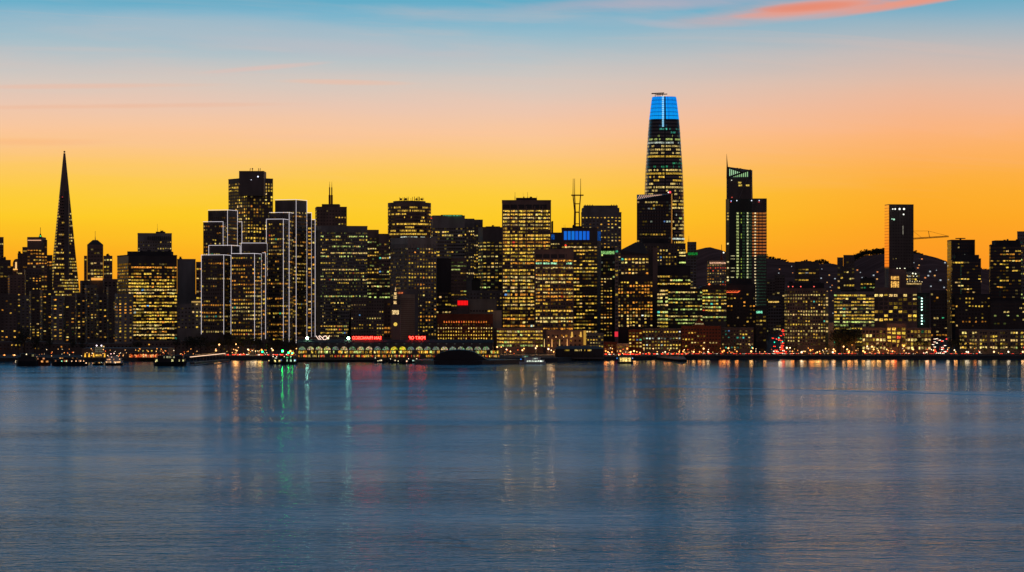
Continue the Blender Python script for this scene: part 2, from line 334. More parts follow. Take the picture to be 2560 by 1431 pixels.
def windows(root, faces, z0, z1, s):
    """rows of windows on faces [(p,q)], one mesh per storey (or per window on small buildings)"""
    fh, bw, wf_, hf, p, pal, st = s['fh'], s['bw'], s['wf'], s['hf'], s['p'], s['pal'], s['st']
    n = max(1, int((z1 - z0) / fh)); per = s.get('per', 1); grp = s.get('grp', 0); out = []
    for k in range(n):
        zb = z1 - (k + 1) * fh + fh * (1 - hf) * .5; zh = zb + fh * hf
        fp_ = min(1, max(0, random.gauss(p, s.get('rv', .28)))) if random.random() > .12 else random.choice((0.03, min(1, p * 2)))
        fcol = PAL[random.choice(pal)]; fk = st * math.exp(random.gauss(0, .25)); band = MB(); fi = 0
        for (a, b) in faces:
            fi += 1; L = (b - a).length; u = (b - a) / L; nrm = Vector((u.y, -u.x, 0)); nb = max(1, int(L / bw)); bb = L / nb; on = random.random() < fp_
            if not s.get('single'): q0, q1 = a + u * .1 + nrm * .06, b - u * .1 + nrm * .06; band.quad(q0 + Vector((0, 0, zb - .1)), q1 + Vector((0, 0, zb - .1)), q1 + Vector((0, 0, zh + .1)), q0 + Vector((0, 0, zh + .1)), 2)
            mul = s.get('side', 1) if fi == 1 and len(faces) > 1 else 1
            for j in range(nb):
                if random.random() < s.get('mk', .42): on = random.random() < fp_ * mul
                if grp and (j % grp == grp - 1): continue
                m_ = (1 - wf_) / 2 * bb; q0 = a + u * (j * bb + m_) + nrm * .12; q1 = a + u * ((j + 1) * bb - m_) + nrm * .12
                if on and random.random() < .93:
                    c = fcol if random.random() < .8 else PAL[random.choice(pal)]; c = PAL[random.choice('TBRETC')] if random.random() < .018 else c; kk = min(1.25 * st / .85, fk * 1.15 * math.exp(random.gauss(-.25, .6))) * (.55 if mul < 1 else 1)
                    c = (c[0] * kk, c[1] * kk * random.uniform(.85, 1.12), c[2] * kk); zb_ = zb + (zh - zb) * random.choice((0, 0, 0, .15, .35)); mi = 0
                elif random.random() < s.get('dim', min(.42, p * .75)): kk = st * random.uniform(.04, .20) * (.6 if mul < 1 else 1); c = tuple(v * kk for v in PAL[random.choice(pal)]); zb_ = zb; mi = 0
                else: c = (0, 0, 0); zb_ = zb; mi = 1
                tgt = band
                if s.get('single'): tgt = MB()
                tgt.quad(q0 + Vector((0, 0, zb_)), q1 + Vector((0, 0, zb_)), q1 + Vector((0, 0, zh)), q0 + Vector((0, 0, zh)), mi, c)
                if mi == 0 and zb_ > zb: tgt.quad(q0 + Vector((0, 0, zb)), q1 + Vector((0, 0, zb)), q1 + Vector((0, 0, zb_)), q0 + Vector((0, 0, zb_)), 1, (0, 0, 0))
                if s.get('single'): tgt.build('window', ['lit', 'glass'], root)
        if not s.get('single') and band.v: band.build('window_band', ['lit', 'glass', s.get('wall', 'dark')], root)
def fins(root, faces, z0, z1, bw, dpt, wid, mat, name='facade_fins'):
    mb = MB()
    for a, b in faces:
        L = (b - a).length; u = (b - a) / L; nrm = Vector((u.y, -u.x, 0)); nb = max(1, int(L / bw)); bb = L / nb
        for j in range(nb + 1):
            c = a + u * min(max(j * bb, wid / 2), L - wid / 2)
            q = [c - u * wid / 2, c + u * wid / 2, c + u * wid / 2 + nrm * dpt, c - u * wid / 2 + nrm * dpt]
            mb.prism([(v.x, v.y) for v in q], z0, z1)
    return mb.build(name, mat, root)
ST = {}
def S(**k):
    d = dict(fh=3.9, bw=3, wf=.72, hf=.5, p=.45, pal='YYYWA', st=.8, mk=.42); d.update(k); return d
def tower(name, label, xa, xb, xc, y, D, wall='dark', s=None, yb=862, gap=4, depth=36, tiers=(), pent=(), ant=(), fin=None, top=None, cat='tower', faces='AB', k=1.0, roofy=None, group=None):
    fp_ = foot(xa, xb, xc, D, depth, k); z1 = zt(y, D)
    root = thing(name, label, cat, (fp_[1].x, fp_[1].y, 3), group)
    mb = MB(); mb.prism([(v.x, v.y) for v in fp_], 2.5, z1); mb.build('wall', wall, root)
    # parapet
    if D < 4000:
        pr = MB(); cx = sum((v.x for v in fp_)) / 4; cy = sum((v.y for v in fp_)) / 4; c = Vector((cx, cy, 0))
        o_ = [c + (v - c) * 1.006 for v in fp_]; pr.prism([(v.x, v.y) for v in o_], z1 - .2, z1 + 1.0); pr.build('parapet', 'roof' if wall in ('black', 'blue', 'green') else wall, root)
    fc = []
    if xb > xa: fc.append((fp_[0], fp_[1]))
    if xc > xb: fc.append((fp_[1], fp_[2]))
    zb = max(6, zt(yb, D))
    gap *= D / F
    if s: s = dict(s, wall=wall)
    if s: windows(root, fc, zb, z1 - gap, s)
    if fin: fins(root, fc, zb, z1 - gap * .6, *fin)
    cen = (fp_[0] + fp_[1] + fp_[2] + fp_[3]) / 4
    for (x0, x1, yt) in pent:
        dd = cen.y; a_ = P(x0, 775, dd); b_ = P(x1, 775, dd); q = MB(); hw = min(10, (b_.x - a_.x) / 2)
        q.box(a_.x, b_.x, dd - hw, dd + hw, z1 + .8, zt(yt, dd))
        for i in range(max(2, int((b_.x - a_.x) / 5))):
            xx = random.uniform(a_.x, b_.x - 1.5); q.box(xx, xx + random.uniform(.8, 2), dd - 2, dd + 1, zt(yt, dd) - .1, zt(yt, dd) + random.uniform(.6, 1.8))
        q.build('penthouse', 'roof', root)
    for (x, yt, r) in ant:
        dd = cen.y; q = MB(); p0 = P(x, 775, dd); p0.z = z1 - 1; p1 = P(x, yt, dd); pm = p0.lerp(p1, .6)
        q.tube(p0, pm, r); q.tube(pm, p1, r * .5); q.build('antenna', 'metal', root)
    return root, fp_, z1
def lamp_mb(c, r, col): q = MB(); q.ball(c, r, 0, col, 8, 5); return q
def beacon(root, px, py, D, r, col, name='beacon_light'): return lamp_mb(P(px, py, D), r, col).build(name, 'lamp', root)

# ---- left side
r, f, z = tower('apartment_tower', 'dark slim apartment tower cut by the left edge of the skyline', -60, -30, 9, 594, 3000, 'brown', S(p=.12, bw=3.5, hf=.4, pal='WY', st=.7), 760)
tower('apartment_block', 'low dark block with jagged roof just right of the slim tower at the left edge', 0, 0, 27, 652, 2950, 'dark', S(p=.1, bw=3.5, st=.6), 780, pent=[(4, 14, 645)])
tower('apartment_block', 'squat dark block stepping down beside the arch topped tower', 27, 27, 44, 668, 2930, 'dark', S(p=.1, bw=3.5, st=.6), 780)
# arch-topped
r, f, z = tower('arch_top_tower', 'small round topped tower with one glowing slot and a lit cornice', 32, 32, 50, 660, 2900, 'brown', S(p=.15, bw=3.5, st=.6), 800, gap=10)
q = MB(); a0 = P(32, 660, 2900); a1 = P(50, 660, 2900); n_ = 10; arc = []
for i in range(n_ + 1):
    th = math.pi * i / n_; arc.append(((a0.x + a1.x) / 2 - math.cos(th) * (a1.x - a0.x) / 2, a0.z + math.sin(th) * 6))
for (x0, z0_), (x1, z1_) in zip(arc, arc[1:]):
    q.quad(Vector((x0, 2900, z0_)), Vector((x1, 2900, z1_)), Vector((x1, 2930, z1_)), Vector((x0, 2930, z0_)))
q.poly([Vector((x, 2900, zz)) for x, zz in arc][::-1]); q.build('arched_roof', 'brown', r)
q = MB(); c = P(40, 664, 2899); q.box(c.x - .8, c.x + .8, 2899, 2899.6, c.z - 4, c.z + 4, 0, (1.2, .7, .25)); q.build('slot_light', 'lamp', r)
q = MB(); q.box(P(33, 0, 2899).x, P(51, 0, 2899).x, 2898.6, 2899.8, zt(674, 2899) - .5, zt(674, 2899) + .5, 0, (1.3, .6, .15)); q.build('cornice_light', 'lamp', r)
r, f, z = tower('stepped_tower', 'brown stepped tower with a lit line under its flat top and green tipped mast', 68, 68, 118, 602, 2850, 'brown', S(p=.35, bw=3.2, hf=.45, pal='WYA', st=.7), 800)
q = MB(); a_, b_ = P(68, 0, 2845), P(105, 0, 2845); q.box(a_.x, b_.x, 2845, 2870, zt(625, 2845), zt(593, 2845)); q.build('upper_storey', 'brown', r)
q = MB(); q.box(a_.x + .5, b_.x - 1, 2844.4, 2845.2, zt(602, 2845), zt(600.3, 2845), 0, (.95, .5, .28)); q.build('crown_light', 'lamp', r)
q = MB(); q.tube(P(101, 594, 2860), P(101, 584, 2860), 2.2, r2=.4, n=8); q.tube(P(101, 585, 2860), P(101, 569, 2860), .3); q.build('mast', 'dark', r)
lamp_mb(P(101, 590.5, 2857), .8, (.05, 1.2, .3)).build('mast_light', 'lamp', r)
tower('stepped_block', 'dark block forming the low shoulder left of the brown stepped tower', 56, 56, 69, 620, 2860, 'brown', S(p=.15, bw=3.5, st=.5), 800)
tower('stepped_block', 'lowest dark shoulder block between the arch topped tower and the brown stepped tower', 44, 44, 57, 636, 2870, 'brown', S(p=.12, bw=3.5, st=.5), 800, pent=[(46, 52, 632)])
tower('office_block', 'dark block filling the gap between stepped tower and pyramid', 104, 104, 131, 640, 2950, 'dark', S(p=.15, bw=3.5, st=.6), 800)
# pyramid
D = 3250; apx = 161; root = thing('pyramid_tower', 'tall slender four sided pyramid tower tapering to a point', 'skyscraper', (P(161, 0, D).x, D, 3))
def hwp(y): return 2.5 + (y - 378) * (32 - 2.5) / (640 - 378)
cx = P(161, 0, D + 30).x; sc_ = D / F; zb = 3; zt0 = zt(380, D); rot = math.radians(17)
def corner(i, z):
    y = HY - (z - CZ) / sc_; hwm = hwp(y) * sc_ / (math.cos(rot) + math.sin(rot)) * 1.0; a_ = [(-1, -1), (1, -1), (1, 1), (-1, 1)][i]
    x, yy_ = a_[0] * hwm, a_[1] * hwm; return Vector((cx + x * math.cos(rot) - yy_ * math.sin(rot), D + 30 + x * math.sin(rot) + yy_ * math.cos(rot), z))
mb = MB()
for i in range(4):
    j = (i + 1) % 4; mb.quad(corner(i, zb), corner(j, zb), corner(j, zt0), corner(i, zt0))
mb.poly([corner(i, zt0) for i in range(4)]); mb.build('wall', 'brown', root)
q = MB(); q.ball(P(161, 380, D + 30), 1.4); q.build('tip', 'dark', root)
z = zt(497, D); k_ = 0
while z > 20:
    k_ += 1; band = MB(); pr = .22 if z > 118 else (.12 if z > 108 else .8)
    for fi in (3, 0):
        i, j = (3, 0) if fi == 3 else (0, 1)
        a_, b_ = corner(i, z), corner(j, z); a2, b2 = corner(i, z + 1.9), corner(j, z + 1.9); nb = max(2, int((b_ - a_).length / 2.2)); on = False; nrm = Vector(((b_ - a_).y, -(b_ - a_).x, 0)).normalized() * .15
        for jj in range(nb):
            if random.random() < .4: on = random.random() < pr
            t0, t1 = (jj + .15) / nb, (jj + .85) / nb; c = wcol('YYW', .85) if on else (0, 0, 0)
            band.quad(a_.lerp(b_, t0) + nrm, a_.lerp(b_, t1) + nrm, a2.lerp(b2, t1) + nrm, a2.lerp(b2, t0) + nrm, 0 if on else 1, c)
    band.build('window_band', ['lit', 'glass'], root); z -= 4.1
for nm, x0, x1, y0, dd in (('shaft_wing', 163, 174, 478, -30), ('stair_wing', 146, 152, 484, 10)):
    q = MB(); a_, b_ = P(x0, 0, D + 8), P(x1, 0, D + 8); zt1 = zt(y0, D); s0 = zt(700, D)
    q.prism([(a_.x, D + 30 + dd), (b_.x, D + 30 + dd), (b_.x - 1.5, D + 20 + dd * .2), (a_.x, D + 20 + dd * .2)], s0, zt1, top=None); q.build(nm, 'dark', root)
beacon(root, 156, 493, D - 6, .6, (.8, .05, .05))
# hip roofed tower
r, f, z = tower('hip_roofed_tower', 'dark tower with a small hipped roof and thin spire right of the pyramid', 218, 218, 258, 614, 2700, 'brown', S(p=.16, bw=3, hf=.5, pal='WY', st=.9), 800, gap=6, depth=24)
q = MB(); a_, b_ = P(219, 0, 2700), P(257, 0, 2700); y0, y1 = 2700, 2724; zz = z + .9; zt_ = zt(603, 2706)
c0, c1 = P(232, 0, 2706).x, P(243, 0, 2706).x
cen_ = sum(f, Vector()) / 4; lo = [v * 1 + Vector((0, 0, zz)) for v in f]; hi = [cen_ + (v - cen_) * .3 + Vector((0, 0, zt(600.5, 2712))) for v in f]
for i in range(4): j = (i + 1) % 4; q.quad(lo[i], lo[j], hi[j], hi[i])
q.poly(hi); q.build('roof', 'roof', r)
q = MB(); q.tube(P(238, 603.5, 2712), P(238, 592, 2712), .7, r2=.3); q.tube(P(238, 592, 2712), P(238, 578, 2712), .2); q.build('spire', 'metal', r)
tower('tower_wing', 'lower right wing of the hip roofed tower with scattered lit windows', 258.5, 258.5, 281, 642, 2702, 'brown', S(p=.3, bw=3, hf=.45, pal='WY', st=.8), 800, depth=22, pent=[(266, 274, 638)])
tower('tower_wing', 'plain lower left wing of the hip roofed tower', 210, 210, 217.5, 642, 2702, 'brown', S(p=.08, bw=3, st=.6), 800, depth=22)
tower('roof_sign_block', 'low dark block with a glowing amber roof band below the hip roofed tower', 225, 225, 258, 696, 2560, 'dark', None, 800)
q = MB(); q.box(P(228, 0, 2557).x, P(256, 0, 2557).x, 2557, 2558, zt(701, 2557), zt(695, 2557), 0, (1.0, .42, .08)); q.build('roof_lantern_glow', 'lamp', r)
r, f, z = tower('slotted_crown_tower', 'grey stone tower with dark vertical slots at its crown, behind the black office block', 344, 344, 429.5, 585, 2950, 'light', S(p=.38, bw=2.8, wf=.5, hf=.42, pal='WWY', st=.75, rv=.35), 660, gap=17, pent=[(391, 412, 580)], ant=[(393.5, 560, .25), (402, 574, .3)])
q = MB()
for i in range(12):
    x = 369 + i * 5; q.box(P(x, 0, 2949.7).x, P(x + 2.8, 0, 2949.7).x, 2949.4, 2950.2, zt(600, 2950), zt(591, 2950))
q.build('crown_slots', 'black', r)
r, f, z = tower('black_office_block', 'wide black office block with bright amber window bands and a tall blank parapet', 293, 321, 442.5, 639.5, 2450, 'black', S(p=.75, bw=2.6, wf=.85, hf=.5, pal='YYYAW', st=.95, fh=3.3, rv=.3, side=.4), 852, gap=17, pent=[(322, 430, 629.5)])
r, f, z = tower('windowless_slab', 'plain dark windowless slab between the black office block and the outlined towers', 443, 443, 489, 650, 2650, 'grey', None, pent=[(448, 454, 646)], ant=[(449, 640, .2), (455, 641, .2)])
tower('distant_tower', 'small brown tower showing in the gap left of the outlined towers', 490, 490, 506, 657, 2900, 'brown', S(p=.3, bw=3, st=.7), 800)
tower('cornice_building', 'pale low building with a lit cornice at the foot of the outlined towers', 478, 478, 507, 753, 2480, 'light', S(p=.45, bw=3.2, wf=.5, hf=.45, pal='YW', st=.7), 830, depth=25, cat='building')
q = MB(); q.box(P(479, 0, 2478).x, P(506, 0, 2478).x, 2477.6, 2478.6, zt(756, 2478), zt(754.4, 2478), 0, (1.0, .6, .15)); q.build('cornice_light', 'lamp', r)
tower('pale_block', 'pale low block beside the black office block with few dim windows', 443, 443, 478, 763, 2470, 'grey', S(p=.22, bw=3.2, wf=.5, hf=.4, pal='WY', st=.55), 830, depth=25, cat='building')
# residential slabs, left
LEFT = [(-40, -40, 42, 738, 2400, 'dark', .10), (42, 42, 74, 742, 2420, 'grey', .16), (73, 78, 100, 730, 2480, 'dark', .3), (100, 106, 130, 728, 2520, 'dark', .22), (128, 131, 158, 742, 2380, 'grey', .25),
        (157, 162, 188, 745, 2390, 'dark', .22), (187, 192, 214, 738, 2430, 'dark', .3), (212, 217, 243, 715, 2500, 'grey', .2), (240, 246, 268, 738, 2400, 'dark', .16), (266, 271, 291, 720, 2440, 'dark', .18),
        (20, 24, 62, 690, 2700, 'brown', .15), (60, 64, 104, 676, 2750, 'dark', .2), (200, 204, 232, 704, 2640, 'dark', .1), (256, 260, 300, 700, 2620, 'brown', .06)]
LL = ['broad dark apartment slab at the foot of the left skyline, cut by the picture edge', 'grey apartment slab second from the left edge with dim windows', 'narrow dark apartment slab below the stepped tower, third in the left row',
      'narrow apartment slab below the left foot of the pyramid tower', 'grey apartment slab standing right before the pyramid tower base', 'dark apartment slab just right of the pyramid base',
      'dark apartment slab with stacked lit windows below the hip roofed tower, left of its axis', 'taller grey apartment slab directly below the hip roofed tower', 'short dark apartment slab two places left of the pale window column slab',
      'dark apartment slab right against the pale slab with the window column', 'brown hillside block below the arch topped tower', 'dark hillside block with a lit terrace below the brown stepped tower',
      'dark block behind the apartment slabs, left below the hip roofed tower', 'brown block behind the apartment slabs, right below the hip roofed tower']
for (xa, xb, xc, y, D, wl, p), lb in zip(LEFT, LL):
    tower('apartment_slab', lb, xa, xb, xc, y, D, wl, S(p=p, bw=3.6, wf=.45, hf=.42, fh=3.0, pal='YYWAY', st=.9, rv=.12, mk=.85), 855, depth=20, cat='apartment block')
r, f, z = tower('apartment_slab', 'pale concrete slab tower with a bright column of windows, left of the black office block', 287, 294, 333, 737, 2350, 'light', S(p=.5, bw=4.2, wf=.35, hf=.5, fh=3.0, pal='YYA', st=1.0, rv=.3), 858, depth=18, cat='apartment block')

# ---- outlined towers
def outline(root, fp_, z1, zb, edges):
    q = MB(); A_, B_, C_ = fp_[0], fp_[1], fp_[2]; r_ = .21
    def pt(v, z): return Vector((v.x, v.y - .7, z))
    if 't1' in edges: q.tube(pt(A_, z1 + .6), pt(B_, z1 + .6), r_)
    if 't2' in edges: q.tube(pt(B_, z1 + .6), pt(C_, z1 + .6), r_)
    for nme, v in (('A', A_), ('B', B_), ('C', C_)):
        if nme in edges: q.tube(pt(v, zb), pt(v, z1 + .6), r_)
    q.build('outline_light', 'strip', root)
def outlined(name, label, tiers):
    root = None
    for (xa, xb, xc, y, D, yb, ed, gap, s) in tiers:
        fp_ = foot(xa, xb, xc, D, 30, 1.0); z1 = zt(y, D)
        if root is None: root = thing(name, label, 'tower', (fp_[1].x, fp_[1].y, 3))
        mb = MB(); mb.prism([(v.x, v.y) for v in fp_], 2.5, z1); sl = mb.build('tower_slab', 'dark', root)
        fc = []
        if xb > xa: fc.append((fp_[0], fp_[1]))
        if xc > xb: fc.append((fp_[1], fp_[2]))
        windows(root, fc, max(8, zt(yb, D)), z1 - gap * D / F, s)
        outline(root, fp_, z1, max(8, zt(yb, D)), ed)
    return root
ES = S(p=.33, bw=2.3, wf=.62, hf=.42, fh=3.9, pal='AAYYW', st=.62, rv=.25, mk=.35)
outlined('outlined_tower', 'white outlined twin slab tower standing left of the tall dark stepped hotel tower', [
    (520, 569, 594, 526.5, 2720, 640, ['t1', 't2', 'B', 'C'], 14, ES), (508, 558, 567, 556, 2700, 650, ['t1', 'B'], 6, ES), (594, 596, 605, 556, 2712, 640, ['t2', 'C'], 6, ES)])
outlined('outlined_tower', 'shorter white outlined tower at the left end of the outlined group, brass lit windows', [
    (522, 579, 600.5, 615, 2500, 700, ['t1', 't2', 'B', 'C', 'A'], 16, ES), (503.5, 559.5, 577.5, 639, 2470, 836, ['t1', 't2', 'A', 'B', 'C'], 6, ES)])
E2 = dict(ES); E2.update(p=.5, st=.8)
outlined('outlined_tower', 'shorter white outlined tower with the most amber windows, centre of the outlined group', [
    (603, 665, 668, 609.5, 2480, 690, ['t1', 'A', 'C'], 17, ES), (578.5, 636.5, 654, 635.5, 2450, 852, ['t1', 't2', 'B', 'C'], 5, E2), (654, 656, 664, 634, 2452, 848, ['t2', 'C'], 5, E2)])
outlined('outlined_tower', 'tallest white outlined tower, five stepped slabs beside the pale finned block', [
    (687.5, 740.5, 767.5, 500.5, 2560, 858, ['t1', 't2', 'B', 'C'], 27, ES), (673, 723, 733, 533, 2540, 858, ['t1', 't2', 'B'], 7, ES), (666, 708.5, 721, 549.5, 2520, 856, ['t1', 't2', 'A', 'B'], 7, ES),
    (767.5, 768.5, 779, 533.5, 2552, 850, ['t2', 'C'], 6, E2), (779, 780, 788, 550.5, 2548, 850, ['t2', 'C'], 6, E2)])
# tall dark stepped tower behind
r, f, z = tower('crowned_dark_tower', 'tall dark tower with blank stepped crown and golden windows behind the outlined towers', 571, 618, 682.5, 446.5, 3000, 'dark', S(p=.52, bw=4.0, wf=.55, hf=.58, fh=4.0, pal='YYYWA', st=1.05, rv=.22, mk=.6), 612, gap=9, k=1.2)
q = MB(); c0, c1 = P(596, 0, 2985).x, P(658, 0, 2985).x; q.box(c0, c1, 2992, 3022, z - 22, zt(427, 2985)); q.build('crown', 'dark', r)
q = MB()
for x in (625, 631, 646, 650): q.tube(P(x, 427.5, 2990), P(x + random.uniform(-1, 1), 421, 2990), .4)
q.ball(P(631, 422.5, 2990), 1.0); q.build('rooftop_aerials', 'rust', r)
beacon(r, 645, 442, 2960, .9, (1.6, 1.7, 2)); beacon(r, 628, 450, 2960, .5, (1, 1, 1.2))
r, f, z = tower('twin_spire_tower', 'dark tower carrying two slender antenna spires right of the outlined towers', 788, 792, 867, 519, 2900, 'brown', S(p=.17, bw=3.4, wf=.5, hf=.42, pal='WY', st=.8), 566, gap=5)
q = MB(); q.box(P(806, 0, 2915).x, P(849, 0, 2915).x, 2906, 2926, z, zt(511.5, 2915)); q.build('crown', 'dark', r)
for x in (824, 829.5):
    q = MB(); q.tube(P(x, 512, 2915), P(x, 488, 2915), 1.25, n=8); q.tube(P(x, 488, 2915), P(x, 469, 2915), .7, n=8); q.tube(P(x, 469, 2915), P(x, 454, 2915), .35, r2=.1); q.build('spire', 'rust', r)
r, f, z = tower('finned_slab', 'broad grey finned slab with many pale yellow window rows beside the tallest outlined tower', 788, 801, 918.5, 567, 2560, 'grey', S(p=.45, bw=1.75, wf=.62, hf=.42, fh=3.55, pal='YYWWG', st=.85, rv=.33, mk=.22, side=.5), 852, gap=12, fin=(3.5, .5, .3, 'grey'))
r, f, z = tower('slanted_hotel', 'dark hotel block with a slanting stepped left flank in front of the finned slab', 876, 877, 960, 748, 2320, 'dark', S(p=.12, bw=2.4, wf=.5, hf=.4, fh=3.2, pal='YW', st=.6), 845, gap=3)
q = MB()
for i in range(9): q.box(P(876 - i * 1.0, 0, 2321).x, P(877, 0, 2321).x, 2321, 2345, 3, zt(756 + i * 10, 2321))
q.build('stepped_flank', 'grey', r)
tower('brown_office_tower', 'brown tower with pale yellow window rows between finned slab and curved tower', 918.5, 918.5, 947, 577, 2760, 'brown', S(p=.4, bw=2.6, hf=.45, pal='YWG', st=.75), 745, gap=16)
tower('brown_office_tower', 'lower brown tower tucked left of the curved crown tower', 947, 947, 973, 587, 2730, 'brown', S(p=.45, bw=2.6, hf=.45, pal='YWG', st=.75), 760, gap=20)
tower('office_block', 'dark block with bright greenish window rows behind the clock tower', 915, 915, 975, 690, 2600, 'dark', S(p=.6, bw=2.6, wf=.8, hf=.4, pal='YGW', st=.8), 770)
# curved tower
D = 2850; root = thing('cylindrical_tower', 'round faceted tower with bright window rings and a bristling roof', 'tower', (P(1024, 0, D).x, D, 3))
R_ = 54.5 * D / F; cx = P(1023.5, 0, D + R_).x; nseg = 30
def cyl(i, z, rr=0): a_ = math.pi * (1.0 + (i / nseg)); return Vector((cx + (R_ + rr) * math.cos(a_), D + R_ + (R_ + rr) * math.sin(a_), z))
mb = MB(); zt_ = zt(506, D)
for i in range(nseg * 2): mb.quad(cyl(i, 3), cyl(i + 1, 3), cyl(i + 1, zt_), cyl(i, zt_))
mb.poly([cyl(i, zt_) for i in range(nseg * 2)]); mb.build('wall', 'brown', root)
z = zt_ - 7
while z > zt(700, D):
    band = MB(); on = False; p_ = min(1, max(.1, random.gauss(.62, .3))); fc = PAL[random.choice('WYYC')] if random.random() < .4 else PAL['Y']; fk = random.uniform(.7, 1.3)
    for i in range(nseg * 2):
        if i >= nseg: break
        for h_ in (0, .5):
            if random.random() < .35: on = random.random() < (p_ if i < 22 else p_ * .5)
            kk = fk * math.exp(random.gauss(-.1, .4)); a_, b_ = cyl(i + h_ + .06, z, .15), cyl(i + h_ + .42, z, .15); up = Vector((0, 0, 1.9))
            band.quad(a_, b_, b_ + up, a_ + up, 0 if on else 1, tuple(v * kk for v in fc) if on else (0, 0, 0))
    band.build('window_band', ['lit', 'glass'], root); z -= 3.95
q = MB(); q.prism([(v.x * .75 + cx * .25, v.y * .75 + (D + R_) * .25) for v in [cyl(i, 0) for i in range(nseg * 2)]], zt_, zt(501.5, D)); q.build('penthouse', 'dark', root)
q = MB(); random.seed(5)
for i in range(26):
    x = random.uniform(999, 1060); q.tube(P(x, 502, D + 15), P(x + random.uniform(-1, 1), random.uniform(492, 499), D + 15), random.uniform(.2, .45), n=4)
for x in (1002, 1014, 1041, 1053, 1056): q.ball(P(x, 498.5, D + 14), random.uniform(.9, 1.7), n=7, k=4)
q.build('rooftop_aerials', 'rust', root)
# centre group
random.seed(21)
tower('pale_finned_tower', 'pale stone tower with blank attic and punched windows before the cylindrical tower', 977, 1020, 1091, 596, 2420, 'light', S(p=.5, bw=3.0, wf=.5, hf=.45, fh=3.6, pal='YYYWA', st=.85, rv=.28, mk=.6, side=.55), 850, gap=22, fin=(3.0, .6, .5, 'light'), k=1.3)
r, f, z = tower('green_lantern_tower', 'pale tower crowned by a glowing green glass lantern', 1077, 1082, 1162, 541, 2800, 'light', S(p=.42, bw=2.6, wf=.8, hf=.45, pal='YYWYG', st=.85, rv=.35), 760, gap=27)
q = MB(); q.box(P(1104, 0, 2802).x, P(1154, 0, 2802).x, 2801, 2812, z + .5, zt(539, 2802), 0, (.16, .75, .36))
q.build('green_lantern', 'lit', r); q = MB()
for i in range(8): x = P(1104 + i * 7.1, 0, 2800).x; q.box(x - .2, x + .2, 2800.3, 2800.8, z, zt(538.6, 2800))
q.box(P(1102, 0, 2801).x, P(1156, 0, 2801).x, 2800, 2813, zt(539, 2802), zt(537.6, 2802)); q.build('lantern_frame', 'dark', r)
beacon(r, 1078.5, 546, 2795, .6, (1.3, .06, .04))
tower('ribbed_tower', 'tall thin ribbed tower right of the green lantern tower', 1161, 1161, 1186, 549, 2900, 'grey', S(p=.4, bw=2.4, wf=.6, hf=.45, pal='YW', st=.8), 700, gap=18, fin=(2.4, .6, .5, 'grey'))
tower('ribbed_tower', 'twin ribbed tower on the right, slightly lower, beside the black crowned block', 1184, 1184, 1207, 551.5, 2905, 'grey', S(p=.4, bw=2.4, wf=.6, hf=.45, pal='YWY', st=.8), 700, gap=10, fin=(2.4, .6, .5, 'grey'))
tower('black_crowned_tower', 'dark tower with flat black crown and regular square windows left of the great bay tower', 1196, 1207, 1256, 570, 2650, 'dark', S(p=.55, bw=3.9, wf=.65, hf=.42, fh=3.8, pal='YYWYG', st=.85, rv=.3, mk=.6), 740, gap=33, pent=[(1214, 1250, 567)])
r, f, z = tower('bay_tower', 'great six bay granite tower packed with golden windows, tallest of the centre', 1255, 1255, 1377.5, 503, 2450, 'brown', S(p=.86, bw=2.6, wf=.86, hf=.52, fh=3.55, pal='YYYAW', st=.95, rv=.2, mk=.3), 822, gap=21, depth=46, pent=[(1290, 1342, 496)], ant=[(1287.5, 481, .3), (1308, 482, .15), (1319, 481, .3), (1342, 491, .25)], fin=(7.7, .8, 1.1, 'brown'))
q = MB()
for i in range(6): x = 1258 + i * 18.6; q.box(P(x, 0, 2449).x, P(x + 15.5, 0, 2449).x, 2449.7, 2450.3, zt(522, 2450), zt(512, 2450))
q.build('attic_openings', 'black', r)
tower('narrow_dark_tower', 'narrow dark tower in the gap right of the great bay tower', 1374, 1374, 1406, 584, 2620, 'dark', S(p=.3, bw=2.6, hf=.4, pal='YW', st=.7), 640, gap=22, pent=[(1378, 1383, 556)])
q = MB(); q.box(P(1378.5, 0, 2618).x, P(1386, 0, 2618).x, 2618, 2619, zt(599, 2618), zt(587, 2618), 0, (.01, .08, .35)); q.build('blue_window', 'lit', r)
r, f, z = tower('small_bay_tower', 'shorter granite bay tower with a greenish white storey near its top', 1337, 1337, 1434, 626, 2380, 'brown', S(p=.75, bw=2.5, wf=.86, hf=.5, fh=3.55, pal='YYAAW', st=.85, rv=.3, mk=.35), 835, gap=22, depth=40, fin=(7.5, .8, 1.1, 'brown'))
q = MB()
for i in range(5): x = 1339.5 + i * 18.8; q.box(P(x, 0, 2379).x, P(x + 15.5, 0, 2379).x, 2379.7, 2380.3, zt(646, 2380), zt(636, 2380))
q.build('attic_openings', 'black', r)
q = MB()
for i in (0, 1, 2, 4): x = 1339.5 + i * 18.8; q.box(P(x, 0, 2379).x, P(x + 15, 0, 2379).x, 2379.5, 2380.0, zt(661, 2380), zt(657, 2380), 0, (.55, 1.15, .65))
q.build('window_band', 'lit', r)
r, f, z = tower('blue_crowned_tower', 'dark tower whose crown glows blue behind a row of tall openings', 1404, 1404, 1493, 572, 2520, 'dark', S(p=.62, bw=2.9, wf=.8, hf=.42, fh=3.7, pal='YYYAW', st=.85, rv=.25, mk=.3), 855, gap=33, depth=40, pent=[(1431, 1456, 566)], ant=[(1410, 563, .15), (1413, 562, .15)])
q = MB(); q.prism([(P(1493, 0, 2520).x + .01, 2520.5), (P(1503, 0, 2530).x, 2530), (P(1503, 0, 2530).x, 2556), (P(1490, 0, 2556).x, 2556)], 3, z - .5); q.build('side_wing', 'dark', r)
